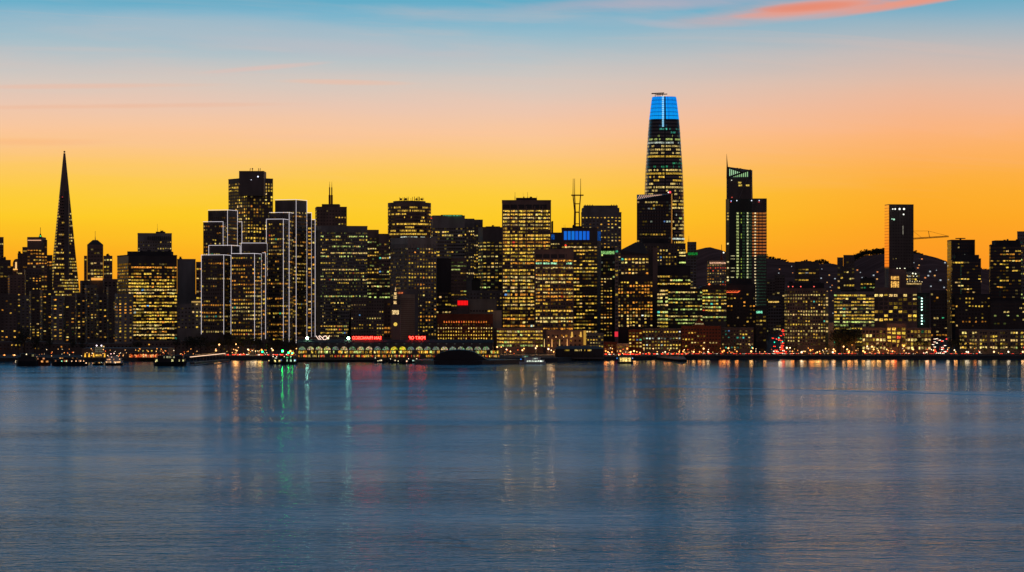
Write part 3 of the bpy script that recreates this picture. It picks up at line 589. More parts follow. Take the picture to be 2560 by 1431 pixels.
for i in range(8):
    x = 1410 + i * 9.45; q = MB(); q.box(P(x, 0, 2519).x, P(x + 7.2, 0, 2519).x, 2519.4, 2520.1, zt(600, 2520), zt(578.5, 2520), 0, (.008, .15 * random.uniform(.7, 1.2), .66)); q.build('crown_window', 'lamp', r)
q = MB(); q.quad(P(1494, 602, 2521.3), P(1502, 602, 2528.5), P(1502, 579, 2528.5), P(1494, 579, 2521.3), 0, (.008, .06, .26)); q.build('side_crown_window', 'lit', r)
beacon(r, 1414, 614, 2515, 1.0, (1.6, .08, .04))
r, f, z = tower('shouldered_tower', 'tall grey tower with stepped shoulders and small square windows beside the lattice mast', 1453, 1453, 1553.5, 533, 2720, 'grey', S(p=.45, bw=3.8, wf=.45, hf=.38, fh=3.7, pal='YYAW', st=.85, rv=.25, mk=.8), 790, gap=8, depth=44)
q = MB(); q.box(P(1456, 0, 2722).x, P(1548.5, 0, 2722).x, 2722, 2756, z, zt(520, 2722)); q.box(P(1460, 0, 2725).x, P(1544.5, 0, 2725).x, 2725, 2752, z, zt(514, 2725))
for x in range(1462, 1545, 6):
    if x < 1486 or x > 1524: q.box(P(x, 0, 2725).x, P(x + 2, 0, 2725).x, 2726, 2729, zt(514, 2725) - .1, zt(512, 2725))
q.build('crown', 'grey', r)
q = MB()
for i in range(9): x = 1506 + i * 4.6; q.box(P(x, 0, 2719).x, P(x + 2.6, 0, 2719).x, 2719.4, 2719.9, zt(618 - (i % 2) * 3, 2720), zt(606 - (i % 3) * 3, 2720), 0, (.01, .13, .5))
q.build('blue_reflection_glow', 'lit', r)  # blue reflection put into the panes as emission
# far lattice mast
D = 9500; root = thing('lattice_mast', 'far three legged broadcast mast on the hill, with antennas on its crossbar', 'radio mast', (P(1441, 0, D).x, D, zt(650, D)))
for x0, x1, x2, x3 in ((1434, 1436.5, 1432.5, 1433), (1437, 1438.5, 1436.5, 1436.6), (1451, 1448, 1451.5, 1451.6)):
    q = MB(); q.tube(P(x0, 640, D), P(x1, 530, D), 2.6); q.tube(P(x1, 530, D), P(x2, 488, D), 2.2); q.tube(P(x2, 488, D), P(x3, 447, D), 1.4, r2=.8); q.build('leg', 'rust', root)
for y, x0, x1, th in ((488.5, 1428, 1459, 2.6), (510, 1435, 1449, 1.8), (531, 1436.5, 1449.5, 2.2), (560, 1436, 1450, 2)):
    q = MB(); q.tube(P(x0, y, D), P(x1, y, D), th); q.build('crossbar', 'rust', root)
# glass building with green band
r, f, z = tower('green_band_tower', 'dark glass tower with a greenish glowing storey and a pale side strip', 1502, 1502, 1537, 622, 2600, 'green', S(p=.3, bw=2.2, wf=.75, hf=.5, pal='GYWC', st=.8, rv=.35, mk=.3), 700, gap=12)
q = MB()
for i in range(9): x = 1503 + i * 3.75; q.box(P(x, 0, 2599).x, P(x + 2.6, 0, 2599).x, 2599.3, 2599.9, zt(636, 2599), zt(628, 2599), 0, (.35, .75, .22))
q.build('glowing_storey', 'lit', r)
tower('pale_strip_tower', 'slim pale tower strip with a red lantern at its foot', 1537.5, 1537.5, 1546, 620, 2380, 'grey', S(p=.2, bw=2.2, hf=.5, pal='YWE', st=.45), 840, depth=20)
q = MB(); c = P(1541, 836, 2370); q.prism([(c.x - 1.6, 2370), (c.x + 1.6, 2370), (c.x + 1.6, 2372), (c.x - 1.6, 2372)], c.z - 2.5, c.z + 2.5, 0, (.8, .03, .05)); tag(q.build('red_lantern', 'lamp'), 'small red glowing lantern at the foot of the slim pale strip tower', 'lantern')
tower('narrow_lit_tower', 'narrow black tower with two stacks of amber windows left of the pale strip', 1501, 1501, 1531, 690, 2420, 'black', S(p=.55, bw=2.6, wf=.6, hf=.4, fh=3.0, pal='YAW', st=.75, grp=5), 850, depth=24)
# hip-roofed big
tower('square_windowed_office', 'black office with large square amber windows below the sloping black roof', 1544, 1544, 1632, 689, 2390, 'black', S(p=.5, bw=2.9, wf=.62, hf=.55, fh=3.3, pal='YAAW', st=.95, rv=.3, mk=.8), 822, gap=14, depth=28)
r, f, z = tower('pyramid_roof_block', 'block with a broad sloping black roof and bright square windows', 1552, 1552, 1622, 636, 2460, 'brown', S(p=.85, bw=3.3, wf=.62, hf=.5, fh=3.6, pal='YYAWY', st=.95, rv=.15, mk=.8), 692, gap=8)
tower('brown_pillar_tower', 'plain brown windowless pillar between square windowed block and green lit offices', 1632, 1632, 1644, 622, 2440, 'brown', None)
tower('roof_shoulder_block', 'dark shoulder right of the black sloping roof', 1621, 1621, 1633, 630, 2455, 'dark', None)
q = MB(); y0, y1 = 2458, 2490; lo = [P(1550, 626, y0), P(1623, 637, y0), P(1623, 637, y1), P(1550, 626, y1)]; hi = [P(1589, 606, 2470), P(1606, 606, 2470), P(1606, 606, 2480), P(1589, 606, 2480)]
lo2 = [P(1552, 636.5, y0), P(1622, 636.5, y0)]
q.poly([lo2[0], lo2[1], lo[1], hi[1], hi[0], lo[0]]); q.quad(lo[1], lo[2], hi[2], hi[1]); q.quad(lo[3], lo[0], hi[0], hi[3]); q.quad(*hi); q.quad(lo[2], lo[3], hi[3], hi[2]); q.build('sloping_roof', 'black', r)

# great tapering tower
D = 3150; root = thing('tapering_skyscraper', 'tallest tower, tapering and round shouldered with a bright blue crown', 'skyscraper', (P(1660, 0, D).x, D, 3))
PR = [(238, 29.5), (250, 31.5), (270, 34), (300, 37.5), (330, 40), (360, 42), (420, 46), (480, 48.5), (600, 50.5), (860, 51)]
def hw(y):
    for (a_, b_), (c_, d_) in zip(PR, PR[1:]):
        if a_ <= y <= c_: return b_ + (d_ - b_) * (y - a_) / (c_ - a_)
    return PR[0][1] if y < PR[0][0] else PR[-1][1]
cx = P(1660, 0, D + 24).x; cyy = D + 24; NS = 48
def sp(i, y, rr=0):
    a_ = math.pi * (1.0 + i / NS); h_ = hw(y) * D / F + rr; c_, s_ = math.cos(a_), math.sin(a_); e_ = 2 / 3.6
    return Vector((cx + h_ * math.copysign(abs(c_) ** e_, c_), cyy + h_ * math.copysign(abs(s_) ** e_, s_), zt(y, D)))
mb = MB(); ys = [240, 246, 255, 270, 285, 300, 330, 360, 390, 420, 450, 480, 540, 600, 700, 852]
for y0, y1 in zip(ys, ys[1:]):
    for i in range(NS * 2): mb.quad(sp(i, y1), sp(i + 1, y1), sp(i + 1, y0), sp(i, y0))
mb.poly([sp(i, 240) for i in range(NS * 2)]); mb.build('wall', 'blue', root)
random.seed(9)
rows = [240, 249.5, 259.5, 269.5, 279.5, 289, 298]
for k_ in range(6):
    y0, y1 = rows[k_] + .3, rows[k_ + 1] - .9; q = MB()
    for i in range(NS):
        t_ = .12; br = .95 + .3 * (k_ / 5) + random.uniform(-.06, .06)
        q.quad(sp(i + t_, y1, .2), sp(i + 1 - t_ * .5, y1, .2), sp(i + 1 - t_ * .5, y0, .2), sp(i + t_, y0, .2), 0, (.004, .25 * br + (.06 if i % 5 else 0), 1.0))
    q.build('crown_panel_row', 'lamp', root)
q = MB()
for k_ in range(16):
    y0 = 241 + k_ * 4.85; q.box(P(1655.2, 0, D).x, P(1657.2, 0, D).x, D - 1, D - .5, zt(y0 + 3.4, D), zt(y0, D), 0, (.35, .8, 1.1)); q.box(P(1657.7, 0, D).x, P(1659.6, 0, D).x, D - 1, D - .5, zt(y0 + 3.4, D), zt(y0, D), 0, (.3, .75, 1.1))
q.build('white_light_column', 'lamp', root)
y = 303; kf = 0
while y < 700:
    y0, y1 = y, y + 4.4; kf += 1; q = MB(); yy_ = y
    if y < 320: p_, pal = .05, 'B'; st_ = .12
    elif y < 345: p_, pal, st_ = .18, 'AYGT', .45
    elif 392 < y < 420: p_, pal, st_ = .25, 'TGEC', .5
    elif y < 600: p_, pal, st_ = random.choice((.85, .7, .55, .9, .3, .12)), 'WCWYGW', .95
    else: p_, pal, st_ = .7, 'WYC', 1.0
    fc = PAL[random.choice(pal)]; on = False; bs = random.uniform(.7, 1.2)
    for i in range(NS):
        for h_ in (0, .5):
            if random.random() < .33: on = random.random() < p_
            kk = st_ * bs * math.exp(random.gauss(-.1, .3)) * (.5 if (i < 3 or i > NS - 4) else 1)
            q.quad(sp(i + h_ + .05, y1, .15), sp(i + h_ + .45, y1, .15), sp(i + h_ + .45, y0, .15), sp(i + h_ + .05, y0, .15), 0 if on else 1, tuple(v * kk for v in fc) if on else (0, 0, 0))
    q.build('window_band', ['lit', 'mirror'], root); y += 8.6
q = MB(); q.tube(P(1629, 234.5, D + 10), P(1660, 233, D + 12), 1.0, n=4); q.tube(P(1640, 237.5, D + 10), P(1668, 235.5, D + 12), .8, n=4)
for x in (1638, 1645, 1650, 1656): q.tube(P(x, 242, D + 12), P(x, 234.5, D + 11), .5, n=4)
q.build('rooftop_crane', 'dark', root)
# faceted glass tower in front of it
D = 2900; z0 = 3; root = thing('slant_topped_glass_tower', 'dark glass tower with a slanting top in front of the tapering skyscraper', 'tower', (P(1640, 0, D).x, D, 3))
q = MB(); A_, B_, Cc, Dd = P(1592, 0, D), P(1678, 0, D), P(1681, 0, D + 40), P(1592, 0, D + 40)
q.prism([(A_.x, D), (B_.x, D), (Cc.x, D + 40), (Dd.x, D + 40)], 3, 0, top=[zt(500, D), zt(484.5, D), zt(485, D + 40), zt(487, D + 40)]); q.build('wall', 'blue', root)
q = MB()
for i in range(11):
    x0 = 1594 + i * 5.4; ya = 499 - (x0 - 1592) * .18; yb_ = 487.5 - (x0 - 1592) * .015
    if ya - yb_ > 1.5: q.tube(P(x0, ya - .6, D + 1), P(x0 + 6, yb_ + .8, D + 18), .35, 0, (.75, .42, .26), n=4)
q.build('lit_crown_ribs', 'lamp', root)
windows(root, [(Vector((A_.x, D, 0)), Vector((B_.x, D, 0)))], zt(612, D), zt(502, D) , S(p=.10, bw=3, wf=.7, hf=.5, pal='WYC', st=.45, rv=.1, mk=.5))
beacon(root, 1675, 481, D, 1.3, (2.2, .1, .15)); beacon(root, 1671, 481.5, D, .8, (1.6, 1.3, 1.3))
random.seed(31)
tower('dark_crowned_office', 'dark block with small bright windows at the foot of the slant topped glass tower', 1604, 1612, 1714, 611, 2640, 'dark', S(p=.42, bw=3, wf=.5, hf=.5, fh=3.7, pal='WYY', st=.85, rv=.3, mk=.7), 666, gap=3, pent=[(1604, 1668, 598)])
tower('green_edge_tower', 'narrow dark tower with a stack of bright yellow green windows at the tapering skyscraper foot', 1697, 1697, 1715, 628, 2600, 'green', S(p=.9, bw=4, wf=.9, hf=.5, fh=3.6, pal='GYW', st=.8, rv=.1), 668, gap=0, depth=20)
r, f, z = tower('distant_tower', 'slim distant tower with a green lit base storey left of the hills', 1718, 1718, 1741, 607, 3100, 'grey', S(p=.08, bw=3, st=.5), 800, depth=20, ant=[(1722, 590, .3)])
q = MB(); q.box(P(1720, 0, 3098).x, P(1744, 0, 3098).x, 3097.5, 3098.5, zt(638, 3098), zt(632, 3098), 0, (.01, .20, .03)); q.build('green_storey', 'lit', r)
tower('black_setback_block', 'black block with an empty parapet above two bright office rows', 1643, 1643, 1726, 667, 2500, 'black', S(p=.7, bw=2.6, wf=.85, hf=.42, pal='GYW', st=.9, rv=.3), 722, gap=20, depth=30)
tower('green_lit_office', 'office block with the brightest yellow green windows, left of the long striped office', 1643, 1643, 1670, 722, 2360, 'green', S(p=.75, bw=2.6, wf=.9, hf=.5, fh=3.5, pal='GYGW', st=1.0, rv=.3), 822, gap=1, depth=30, cat='office building')
tower('striped_office', 'long office block striped by greenish yellow window rows', 1670, 1670, 1756, 724, 2380, 'green', S(p=.75, bw=2.4, wf=.85, hf=.42, fh=3.4, pal='GYWG', st=.8, rv=.25, mk=.25), 815, gap=3, depth=30, cat='office building')
r, f, z = tower('curved_roof_office', 'striped office with yellow windows and a low dark curved roof', 1756, 1756, 1816, 722, 2390, 'dark', S(p=.78, bw=2.4, wf=.85, hf=.45, fh=3.3, pal='YYWG', st=.85, rv=.2, mk=.25), 812, gap=1, depth=30, cat='office building')
q = MB(); pts_ = []
for i in range(9): th = math.pi * i / 8; pts_.append(P(1783 - math.cos(th) * 34, 722 - math.sin(th) * 10, 2388))
q.poly(pts_[::-1]); q.poly([v + Vector((0, 28, 0)) for v in pts_])
for a_, b_ in zip(pts_, pts_[1:]): q.quad(a_, b_, b_ + Vector((0, 28, 0)), a_ + Vector((0, 28, 0)))
q.build('curved_roof', 'black', r); beacon(r, 1773, 711, 2384, .9, (2, .45, .12))
r, f, z = tower('red_lit_hotel', 'small old hotel with floodlit pink cornice and red lit windows left of the spired tower', 1768, 1773, 1817, 654, 3100, 'beige', S(p=.6, bw=3.2, wf=.45, hf=.4, fh=3.6, pal='ARWA', st=.7, rv=.2, mk=.8), 722, gap=6, cat='hotel')
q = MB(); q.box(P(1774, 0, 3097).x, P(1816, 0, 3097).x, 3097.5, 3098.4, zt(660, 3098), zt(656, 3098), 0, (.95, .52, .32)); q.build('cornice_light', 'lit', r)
q = MB(); q.tube(P(1804, 654, 3110), P(1804, 637, 3110), 2.5, r2=.8, n=8); q.tube(P(1804, 637, 3110), P(1804, 612, 3110), .3); q.build('roof_mast', 'rust', r); beacon(r, 1809, 632, 3100, .9, (2, 1.9, 1.5))
# spired tower
D = 2880; root = thing('spired_tower', 'dark angular tower with a needle spire and a green lit slanting crown', 'skyscraper', (P(1850, 0, D).x, D, 3))
q = MB(); fpx = [(P(1818, 0, D).x, D), (P(1879, 0, D).x, D), (P(1881, 0, D + 36).x, D + 36), (P(1817, 0, D + 36).x, D + 36)]
q.prism(fpx, 3, 0, top=[zt(446, D), zt(443, D), zt(426, D + 36), zt(417, D + 36)]); q.build('wall', 'dark', root)
q = MB()
def wedge(pts2, m_='black'):
    a_ = [P(x, y, D - 1.0) for x, y in pts2]; b_ = [v + Vector((0, 1.0, 0)) for v in a_]; q.poly(a_); q.poly(b_[::-1])
    for i in range(len(a_)): j = (i + 1) % len(a_); q.quad(a_[i], b_[i], b_[j], a_[j])
wedge([(1819, 447), (1819, 418), (1822, 419), (1822, 447)]); wedge([(1819, 420), (1819, 417.5), (1856, 430), (1856, 433)]); wedge([(1822, 446), (1822, 442.5), (1877, 423.5), (1877, 427)]); wedge([(1873, 447), (1873, 427), (1877, 424), (1880, 446)])
q.build('crown_frame', 'black', root)
q = MB()
for i in range(7):
    x = 1823.5 + i * 4.8; yt_ = 422 + (x - 1822) * .33; yb_ = 441 - (x - 1822) * .33
    if yb_ > yt_: q.quad(P(x, yb_, D - .5), P(x + 2.1, yb_ - .7, D - .5), P(x + 2.1, yt_ + .7, D - .5), P(x, yt_, D - .5), 0, (.42, .72, .40))
for i in range(8):
    x = 1834 + i * 4.8; yt_ = 444.5 - (x - 1822) * .34; yb_ = 443 - (x - 1834) * .02
    if yb_ - yt_ > 1: q.quad(P(x, yb_, D - .5), P(x + 2.0, yb_, D - .5), P(x + 2.0, yt_ + .7, D - .5), P(x, yt_, D - .5), 0, (.35, .65, .28))
q.build('crown_light_fins', 'lamp', root)
q = MB(); q.tube(P(1818.5, 446, D), P(1818, 415, D), 1.3, r2=.8); q.tube(P(1818, 415, D), P(1816.5, 385, D), .8, r2=.1); q.build('spire', 'dark', root)
q = MB(); q.box(P(1850, 0, D).x, P(1855, 0, D).x, D + 8, D + 12, zt(432, D), zt(420, D)); q.box(P(1843, 0, D).x, P(1847, 0, D).x, D + 8, D + 12, zt(430, D), zt(419, D)); q.build('roof_plant', 'dark', root)
q = MB(); q.tube(P(1868, 448, D - .8), P(1848, 495, D - .8), .5, n=4); q.build('diagonal_brace', 'grey', root); q = MB(); q.tube(P(1817, 446, D - .6), P(1817, 500, D - .6), .5, n=4); q.build('corner_edge', 'grey', root); q = MB(); q.tube(P(1880, 446, D - .6), P(1881, 497, D - .6), .5, n=4); q.build('corner_edge', 'grey', root)
for x0, x1, y in ((1845, 1853, 457), (1846, 1855, 464), (1865, 1873, 464)):
    q = MB(); q.quad(P(x0, y + 2, D - .4), P(x1, y + 2, D - .4), P(x1, y - 2, D - .4), P(x0, y - 2, D - .4), 0, (.9, .62, .1)); q.build('window', 'lit', root)
for x, y, c in ((1829, 451, (1, 1, .8)), (1830, 494, (.9, .12, .08))): beacon(root, x, y, D - 2, .6, c)
# residential glass tower in front, see-through corner
D = 2650; root = thing('glass_apartment_tower', 'glass apartment tower with stacked green lamps and a see through amber corner', 'tower', (P(1866, 0, D).x, D, 3))
q = MB(); q.prism([(P(1815, 0, D + 4).x, D + 8), (P(1823, 0, D).x, D), (P(1879.6, 0, D).x, D), (P(1879.6, 0, D + 28).x, D + 28), (P(1815, 0, D + 28).x, D + 28)], 3, zt(497.5, D)); q.build('wall', 'green', root)
q = MB(); q.box(P(1879.6, 0, D).x, P(1917, 0, D).x, D, D + 22, zt(530, D), zt(496.5, D)); q.build('top_storeys', 'dark', root)
q = MB(); q.box(P(1879.6, 0, D).x, P(1917, 0, D).x, D, D + 22, 3, zt(641, D)); q.build('lower_wing', 'dark', root)
q = MB(); y = 537.5
while y < 640:
    q.box(P(1879.8, 0, D).x, P(1917, 0, D).x, D, D + 14, zt(y + 1.3, D), zt(y - 1.3, D)); y += 7.62
q.build('floor_slab', 'dark', root)
q = MB()
for x in (1896.5, 1897, 1915.2, 1905): q.box(P(x, 0, D).x, P(x + 1.2, 0, D).x, D + .3, D + 1.5, zt(641, D), zt(530, D))
q.build('corner_column', 'dark', root)
gm = bpy.data.materials.new('amber_tinted_see_through_glass'); gm.use_nodes = True; t = gm.node_tree; t.nodes.clear()
tb = t.nodes.new('ShaderNodeBsdfTransparent'); tb.inputs[0].default_value = (.62, .5, .8, 1); gb = t.nodes.new('ShaderNodeBsdfGlossy'); gb.inputs['Roughness'].default_value = .1
mx = t.nodes.new('ShaderNodeMixShader'); mx.inputs[0].default_value = .06; o = t.nodes.new('ShaderNodeOutputMaterial')
t.links.new(tb.outputs[0], mx.inputs[1]); t.links.new(gb.outputs[0], mx.inputs[2]); t.links.new(mx.outputs[0], o.inputs[0])
q = MB(); q.box(P(1879.9, 0, D).x, P(1916.6, 0, D).x, D + .15, D + .25, zt(641, D), zt(530, D)); q.build('corner_glazing', gm, root)
y = 533.5; k_ = 0
while y < 800:
    q = MB(); up = y < 700
    def wq(x0, x1, c, dy=1.9): q.quad(P(x0, y + dy, D - .2), P(x1, y + dy, D - .2), P(x1, y - dy, D - .2), P(x0, y - dy, D - .2), 0, c)
    j = random.uniform(.75, 1.15)
    if y < 700:
        wq(1841, 1847, (.42 * j, .50 * j, .16 * j), 2.4); wq(1843, 1846, (1.3 * j, 1.1 * j, .6 * j), .8); wq(1866, 1871, (.22 * j, .30 * j, .14 * j), 2.4); wq(1868.2, 1870.6, (1.1 * j, 1.0 * j, .5 * j), 2)
        if random.random() < .7: wq(1852.5, 1854.3, (.45, .6, .08), 2)
        wq(1856, 1862, (.02, .045, .02), 2.2); wq(1873, 1879, (.03, .055, .03), 2.2)
    else: wq(1890, 1897, (.02, .04, .03), 2.2)
    wq(1886, 1890, (1.2 * j, .95 * j, .5 * j), 1.5) if y > 532 else None
    if random.random() < .45: wq(1817.5, 1822, (1.0 * j, .8 * j, .35 * j) if y > 600 else (.7 * j, .45 * j, .1))
    if y > 640 and random.random() < .6: wq(1827, 1837, (.55 * j, .5 * j, .25 * j), 1)
    if y > 640: wq(1892, 1915, (.015, .03, .02), 1.5)
    q.build('window_band', 'lit', root); y += 7.62
for x, y, c in ((1828, 503, (.6, .9, 1.8)), (1842, 502, (1.3, 1.4, 1.6)), (1879, 502, (1.6, 1.7, 1.9)), (1898, 502, (1, 1.1, 1.4)), (1827, 505.5, (1, .06, .05)), (1897.5, 505.5, (1, .06, .05))): beacon(root, x, y, D - 1, .55, c)
tower('round_top_dark_block', 'black apartment block with rounded top and sparse windows before the glass apartment tower', 1817, 1817, 1889, 712, 2420, 'black', S(p=.14, bw=3, wf=.55, hf=.4, pal='AWY', st=.8, rv=.08, mk=.9), 822, gap=20, depth=24, pent=[(1826, 1875, 697)])
q = MB(); q.tube(P(1814, 731.5, 2417), P(1845, 731.5, 2417), .35, 0, (1.6, .22, .06), n=4); q.tube(P(1845, 731.5, 2417), P(1850, 727.5, 2417), .3, 0, (1.6, .22, .06), n=4)
for i in range(9): x = 1817 + i * 3.6; q.tube(P(x, 729.5, 2417), P(x + 1.6, 727 + (i % 2), 2417), .28, 0, (1.5, .2, .05), n=4)
tag(q.build('neon_sign', 'lamp'), 'red neon roof sign on the black apartment block with the rounded top', 'sign')
tower('black_edge_tower', 'black slim tower with one lit teal window right of the rounded black block', 1889, 1889, 1916, 770, 2400, 'black', S(p=.3, bw=3.5, wf=.7, hf=.4, pal='YW', st=.5, rv=.2), 860, gap=8, depth=22)
q = MB(); q.box(P(1891, 0, 2398).x, P(1906, 0, 2398).x, 2398.8, 2399.5, zt(784, 2398), zt(778, 2398), 0, (.25, .9, .55)); q.build('teal_window', 'lit', bpy.data.objects['black_edge_tower'])
# right side
for lb, xa, xb, xc, y, D, wl, p, yb in (
    ('dim grey block with a lit yellow attic row in the street gap', 1920, 1920, 1953, 743, 2900, 'grey', .12, 840),
    ('dark slim block behind the lit attic block in the street gap', 1936, 1936, 1962, 690, 3300, 'dark', .1, 840),
    ('dark block closing the street gap behind the glass apartment tower', 1917, 1917, 1938, 700, 3300, 'dark', .1, 840)):
    tower('gap_block', lb, xa, xb, xc, y, D, wl, S(p=p, bw=3, pal='YW', st=.7), yb, depth=25)
q = MB(); q.box(P(1921, 0, 2898).x, P(1948, 0, 2898).x, 2898.6, 2899.4, zt(757, 2898), zt(753.5, 2898), 0, (1, .62, .14)); q.build('window_band', 'lit', bpy.data.objects['gap_block'])
tower('square_dark_tower', 'square dark tower with pale green windows in front of the far hills', 1987, 1987, 2048, 656.5, 2800, 'dark', S(p=.25, bw=4, wf=.8, hf=.4, fh=4, pal='CGWY', st=.6, rv=.3, mk=.3), 712, gap=14, pent=[(2003, 2027, 653)])
r, f, z = tower('octagonal_office', 'chamfered dark brown office with a regular grid of square windows', 1961, 1968, 2064, 724, 2310, 'dark', S(p=.5, bw=4.8 * .51, wf=.55, hf=.5, fh=3.15, pal='YWYWW', st=.75, rv=.3, mk=.5), 868, gap=2, depth=40, pent=[(1970, 2057, 708)])
for x in (1971, 1982, 2002, 2035): beacon(r, x, 717, 2305, .6, (1.5, .2, .15))
q = MB(); q.prism([(P(2064, 0, 2310).x, 2311), (P(2071, 0, 2322).x, 2322), (P(2071, 0, 2322).x, 2350), (P(2062, 0, 2350).x, 2350)], 3, zt(730, 2310)); q.build('chamfer_wing', 'dark', r)
q = MB()
for i in range(12):
    y = 745 + i * 8.3
    if random.random() < .8: q.quad(P(2065, y + 3, 2311.4), P(2070, y + 3, 2320), P(2070, y - 1, 2320), P(2065, y - 1, 2311.4), 0, (.9, .6, .2))
q.build('window_band', 'lit', r)
tower('pale_stair_block', 'small pale blank block between the grid windowed office and the striped yellow office', 2071, 2071, 2085, 810, 2300, 'beige', None, depth=14, cat='building')
tower('twin_slab_tower', 'left and lower of two dark slim slabs before the hills', 2093, 2093, 2108, 646, 2850, 'grey', S(p=.2, bw=3, pal='WY', st=.6), 725, depth=20)
tower('twin_slab_tower', 'right and taller of two dark slim slabs before the hills', 2108.5, 2108.5, 2136, 640, 2840, 'dark', S(p=.12, bw=3, pal='WY', st=.6), 725, depth=20, ant=[(2134, 633, .2)])
tower('yellow_striped_office', 'broad pale office with bright yellow window rows behind the big tree', 2085, 2085, 2186, 732, 2350, 'grey', S(p=.72, bw=2.7, wf=.86, hf=.5, fh=3.25, pal='YYYWG', st=.85, rv=.22, mk=.3), 872, gap=3, depth=34, cat='office building', pent=[(2100, 2160, 726)])
tower('green_tiered_tower', 'dark tiered tower with a few green lights behind the yellow striped office', 2151, 2151, 2188, 700, 2560, 'green', S(p=.5, bw=3, wf=.7, hf=.4, pal='GYE', st=.5, rv=.3), 730, gap=6, depth=24, pent=[(2156, 2183, 695)])
r, f, z = tower('mirror_edged_tower', 'tall dark flat topped tower with one flank glowing orange from the sunset', 2212, 2223, 2284, 513, 3050, 'dark', S(p=.03, bw=3.4, wf=.4, hf=.4, pal='WC', st=.5, rv=.02, dim=0), 680, gap=8, k=.55)
q = MB(); a_, b_ = f[0], f[1]; u = (b_ - a_).normalized(); nr = Vector((u.y, -u.x, 0)) * .3
q.quad(a_ + nr + Vector((0, 0, zt(668, 3050))), b_ + nr + Vector((0, 0, zt(668, 3050))), b_ + nr + Vector((0, 0, z)), a_ + nr + Vector((0, 0, z))); q.build('mirror_glass_flank', 'copper', r)
q = MB(); L_ = (b_ - a_).length
for i in range(26): z_ = z - 4 - i * 3.7; q.quad(a_ + nr * 1.3 + Vector((0, 0, z_)), b_ + nr * 1.3 + Vector((0, 0, z_)), b_ + nr * 1.3 + Vector((0, 0, z_ + .35)), a_ + nr * 1.3 + Vector((0, 0, z_ + .35)))
q.build('flank_mullion', 'brown', r)
for x, y, s_ in ((2232, 523, .8), (2238, 523, 1), (2249, 523, 1.3), (2260, 523, 1.3), (2259, 536.5, 1), (2230, 548, .8), (2235, 549, 1.2)): beacon(r, x, y, 3040, s_, (1.5, 1.5, 1.3) if y < 540 else (.5, .9, .6))
for i in range(7): beacon(r, 2257.5, 566 + i * 3.2, 3040, .4, (.7, .65, .5))
# crane
D = 3300; root = thing('tower_crane', 'orange lit tower crane with its jib reaching right behind the mirror edged tower', 'crane', (P(2272, 0, D).x, D, 3))
q = MB(); q.tube(P(2272, 855, D), P(2272, 598, D), 1.4, n=4); q.build('mast', 'rust', root)
q = MB(); a0, a1 = P(2260, 600, D), P(2372, 592.5, D); b0, b1 = P(2260, 597, D), P(2371, 590, D); q.tube(a0, a1, .5, n=4); q.tube(b0, b1, .4, n=4)
for i in range(40): q.tube(a0.lerp(a1, i / 40), b0.lerp(b1, (i + .5) / 40), .22, n=3); q.tube(b0.lerp(b1, (i + .5) / 40), a0.lerp(a1, (i + 1) / 40), .22, n=3)
q.build('jib', 'rust', root)
q = MB(); q.tube(P(2324, 594, D), P(2321, 578, D), .45, n=4); q.tube(P(2321, 578, D), P(2370, 590.5, D), .2, n=3); q.tube(P(2321, 578, D), P(2262, 578, D), .2, n=3); q.tube(P(2284, 579, D), P(2306, 596, D), .2, n=3); q.build('pendant_stay', 'rust', root)
# brick block with lantern
r, f, z = tower('lantern_topped_block', 'red brown block topped by a glowing golden stair lantern', 2185, 2185, 2293, 722, 2360, 'brown', S(p=.45, bw=4.2, wf=.72, hf=.6, fh=4.0, pal='YYYW', st=1.0, rv=.2, mk=.7), 815, gap=12, depth=30, cat='building')
q = MB(); q.box(P(2222, 0, 2363).x, P(2252, 0, 2363).x, 2363, 2378, z - 1, zt(686, 2363)); q.box(P(2222, 0, 2366).x, P(2266, 0, 2366).x, 2366, 2385, z - 1, zt(672, 2366)); q.build('lantern_tower', 'brown', r)
for y0, y1 in ((704, 719), (691, 700)):
    for x0, x1 in ((2227.5, 2231), (2233, 2241.5), (2243.5, 2247.5)):
        q = MB(); q.quad(P(x0, y1, 2362.5), P(x1, y1, 2362.5), P(x1, y0, 2362.5), P(x0, y0, 2362.5), 0, (1.25, .66, .14)); q.build('lantern_window', 'lit', r)
r2 = thing('oval_terrace', 'low oval roof terrace pavilion ringed with warm white lamps', 'pavilion', (P(2280, 0, 2395).x, 2395, 3))
q = MB()
def ell(cx_, cy_, a_, b_, n=20): return [(cx_ + a_ * math.cos(6.2832 * i / n), cy_ + b_ * math.sin(6.2832 * i / n)) for i in range(n)]
c = P(2280, 0, 2405); q.prism(ell(c.x, 2415, 11, 11), 3, zt(704, 2405)); q.build('wall', 'dark', r2)
q = MB(); q.prism(ell(c.x, 2415, 11.3, 11.3), zt(712, 2405), zt(708, 2405), 0, (.55, .36, .12)); q.build('glowing_storey', 'lit', r2)
for i in range(9): beacon(r2, 2257 + i * 6, 703 + (i % 3), 2396, .4, (1.4, 1.1, .6), 'terrace_lamp')
tower('terraced_tower', 'dark terraced tower top with white floodlights just right of the golden lantern', 2256, 2256, 2300, 682, 2700, 'grey', S(p=.4, bw=3, pal='WY', st=.8), 705, depth=20, pent=[(2262, 2286, 672)])
for x, y in ((2282, 684), (2289, 685), (2284, 691), (2275, 691), (2270, 691), (2292, 691), (2250, 672), (2262, 672), (2243, 672)): beacon(bpy.data.objects['terraced_tower'], x, y, 2690, .75 if y < 690 else .4, (1.9, 1.9, 1.3))
r, f, z = tower('teal_lamp_column_block', 'dark teal block with a single column of white lamps', 2293, 2293, 2324, 735, 2380, 'green', S(p=.05, bw=4, pal='T', st=.15), 815, depth=24, cat='building')
for i in range(10):
    if i != 5: beacon(r, 2304.5, 746.5 + i * 7.1, 2377, .75, (1.8, 3.0, 2.5), 'column_lamp')
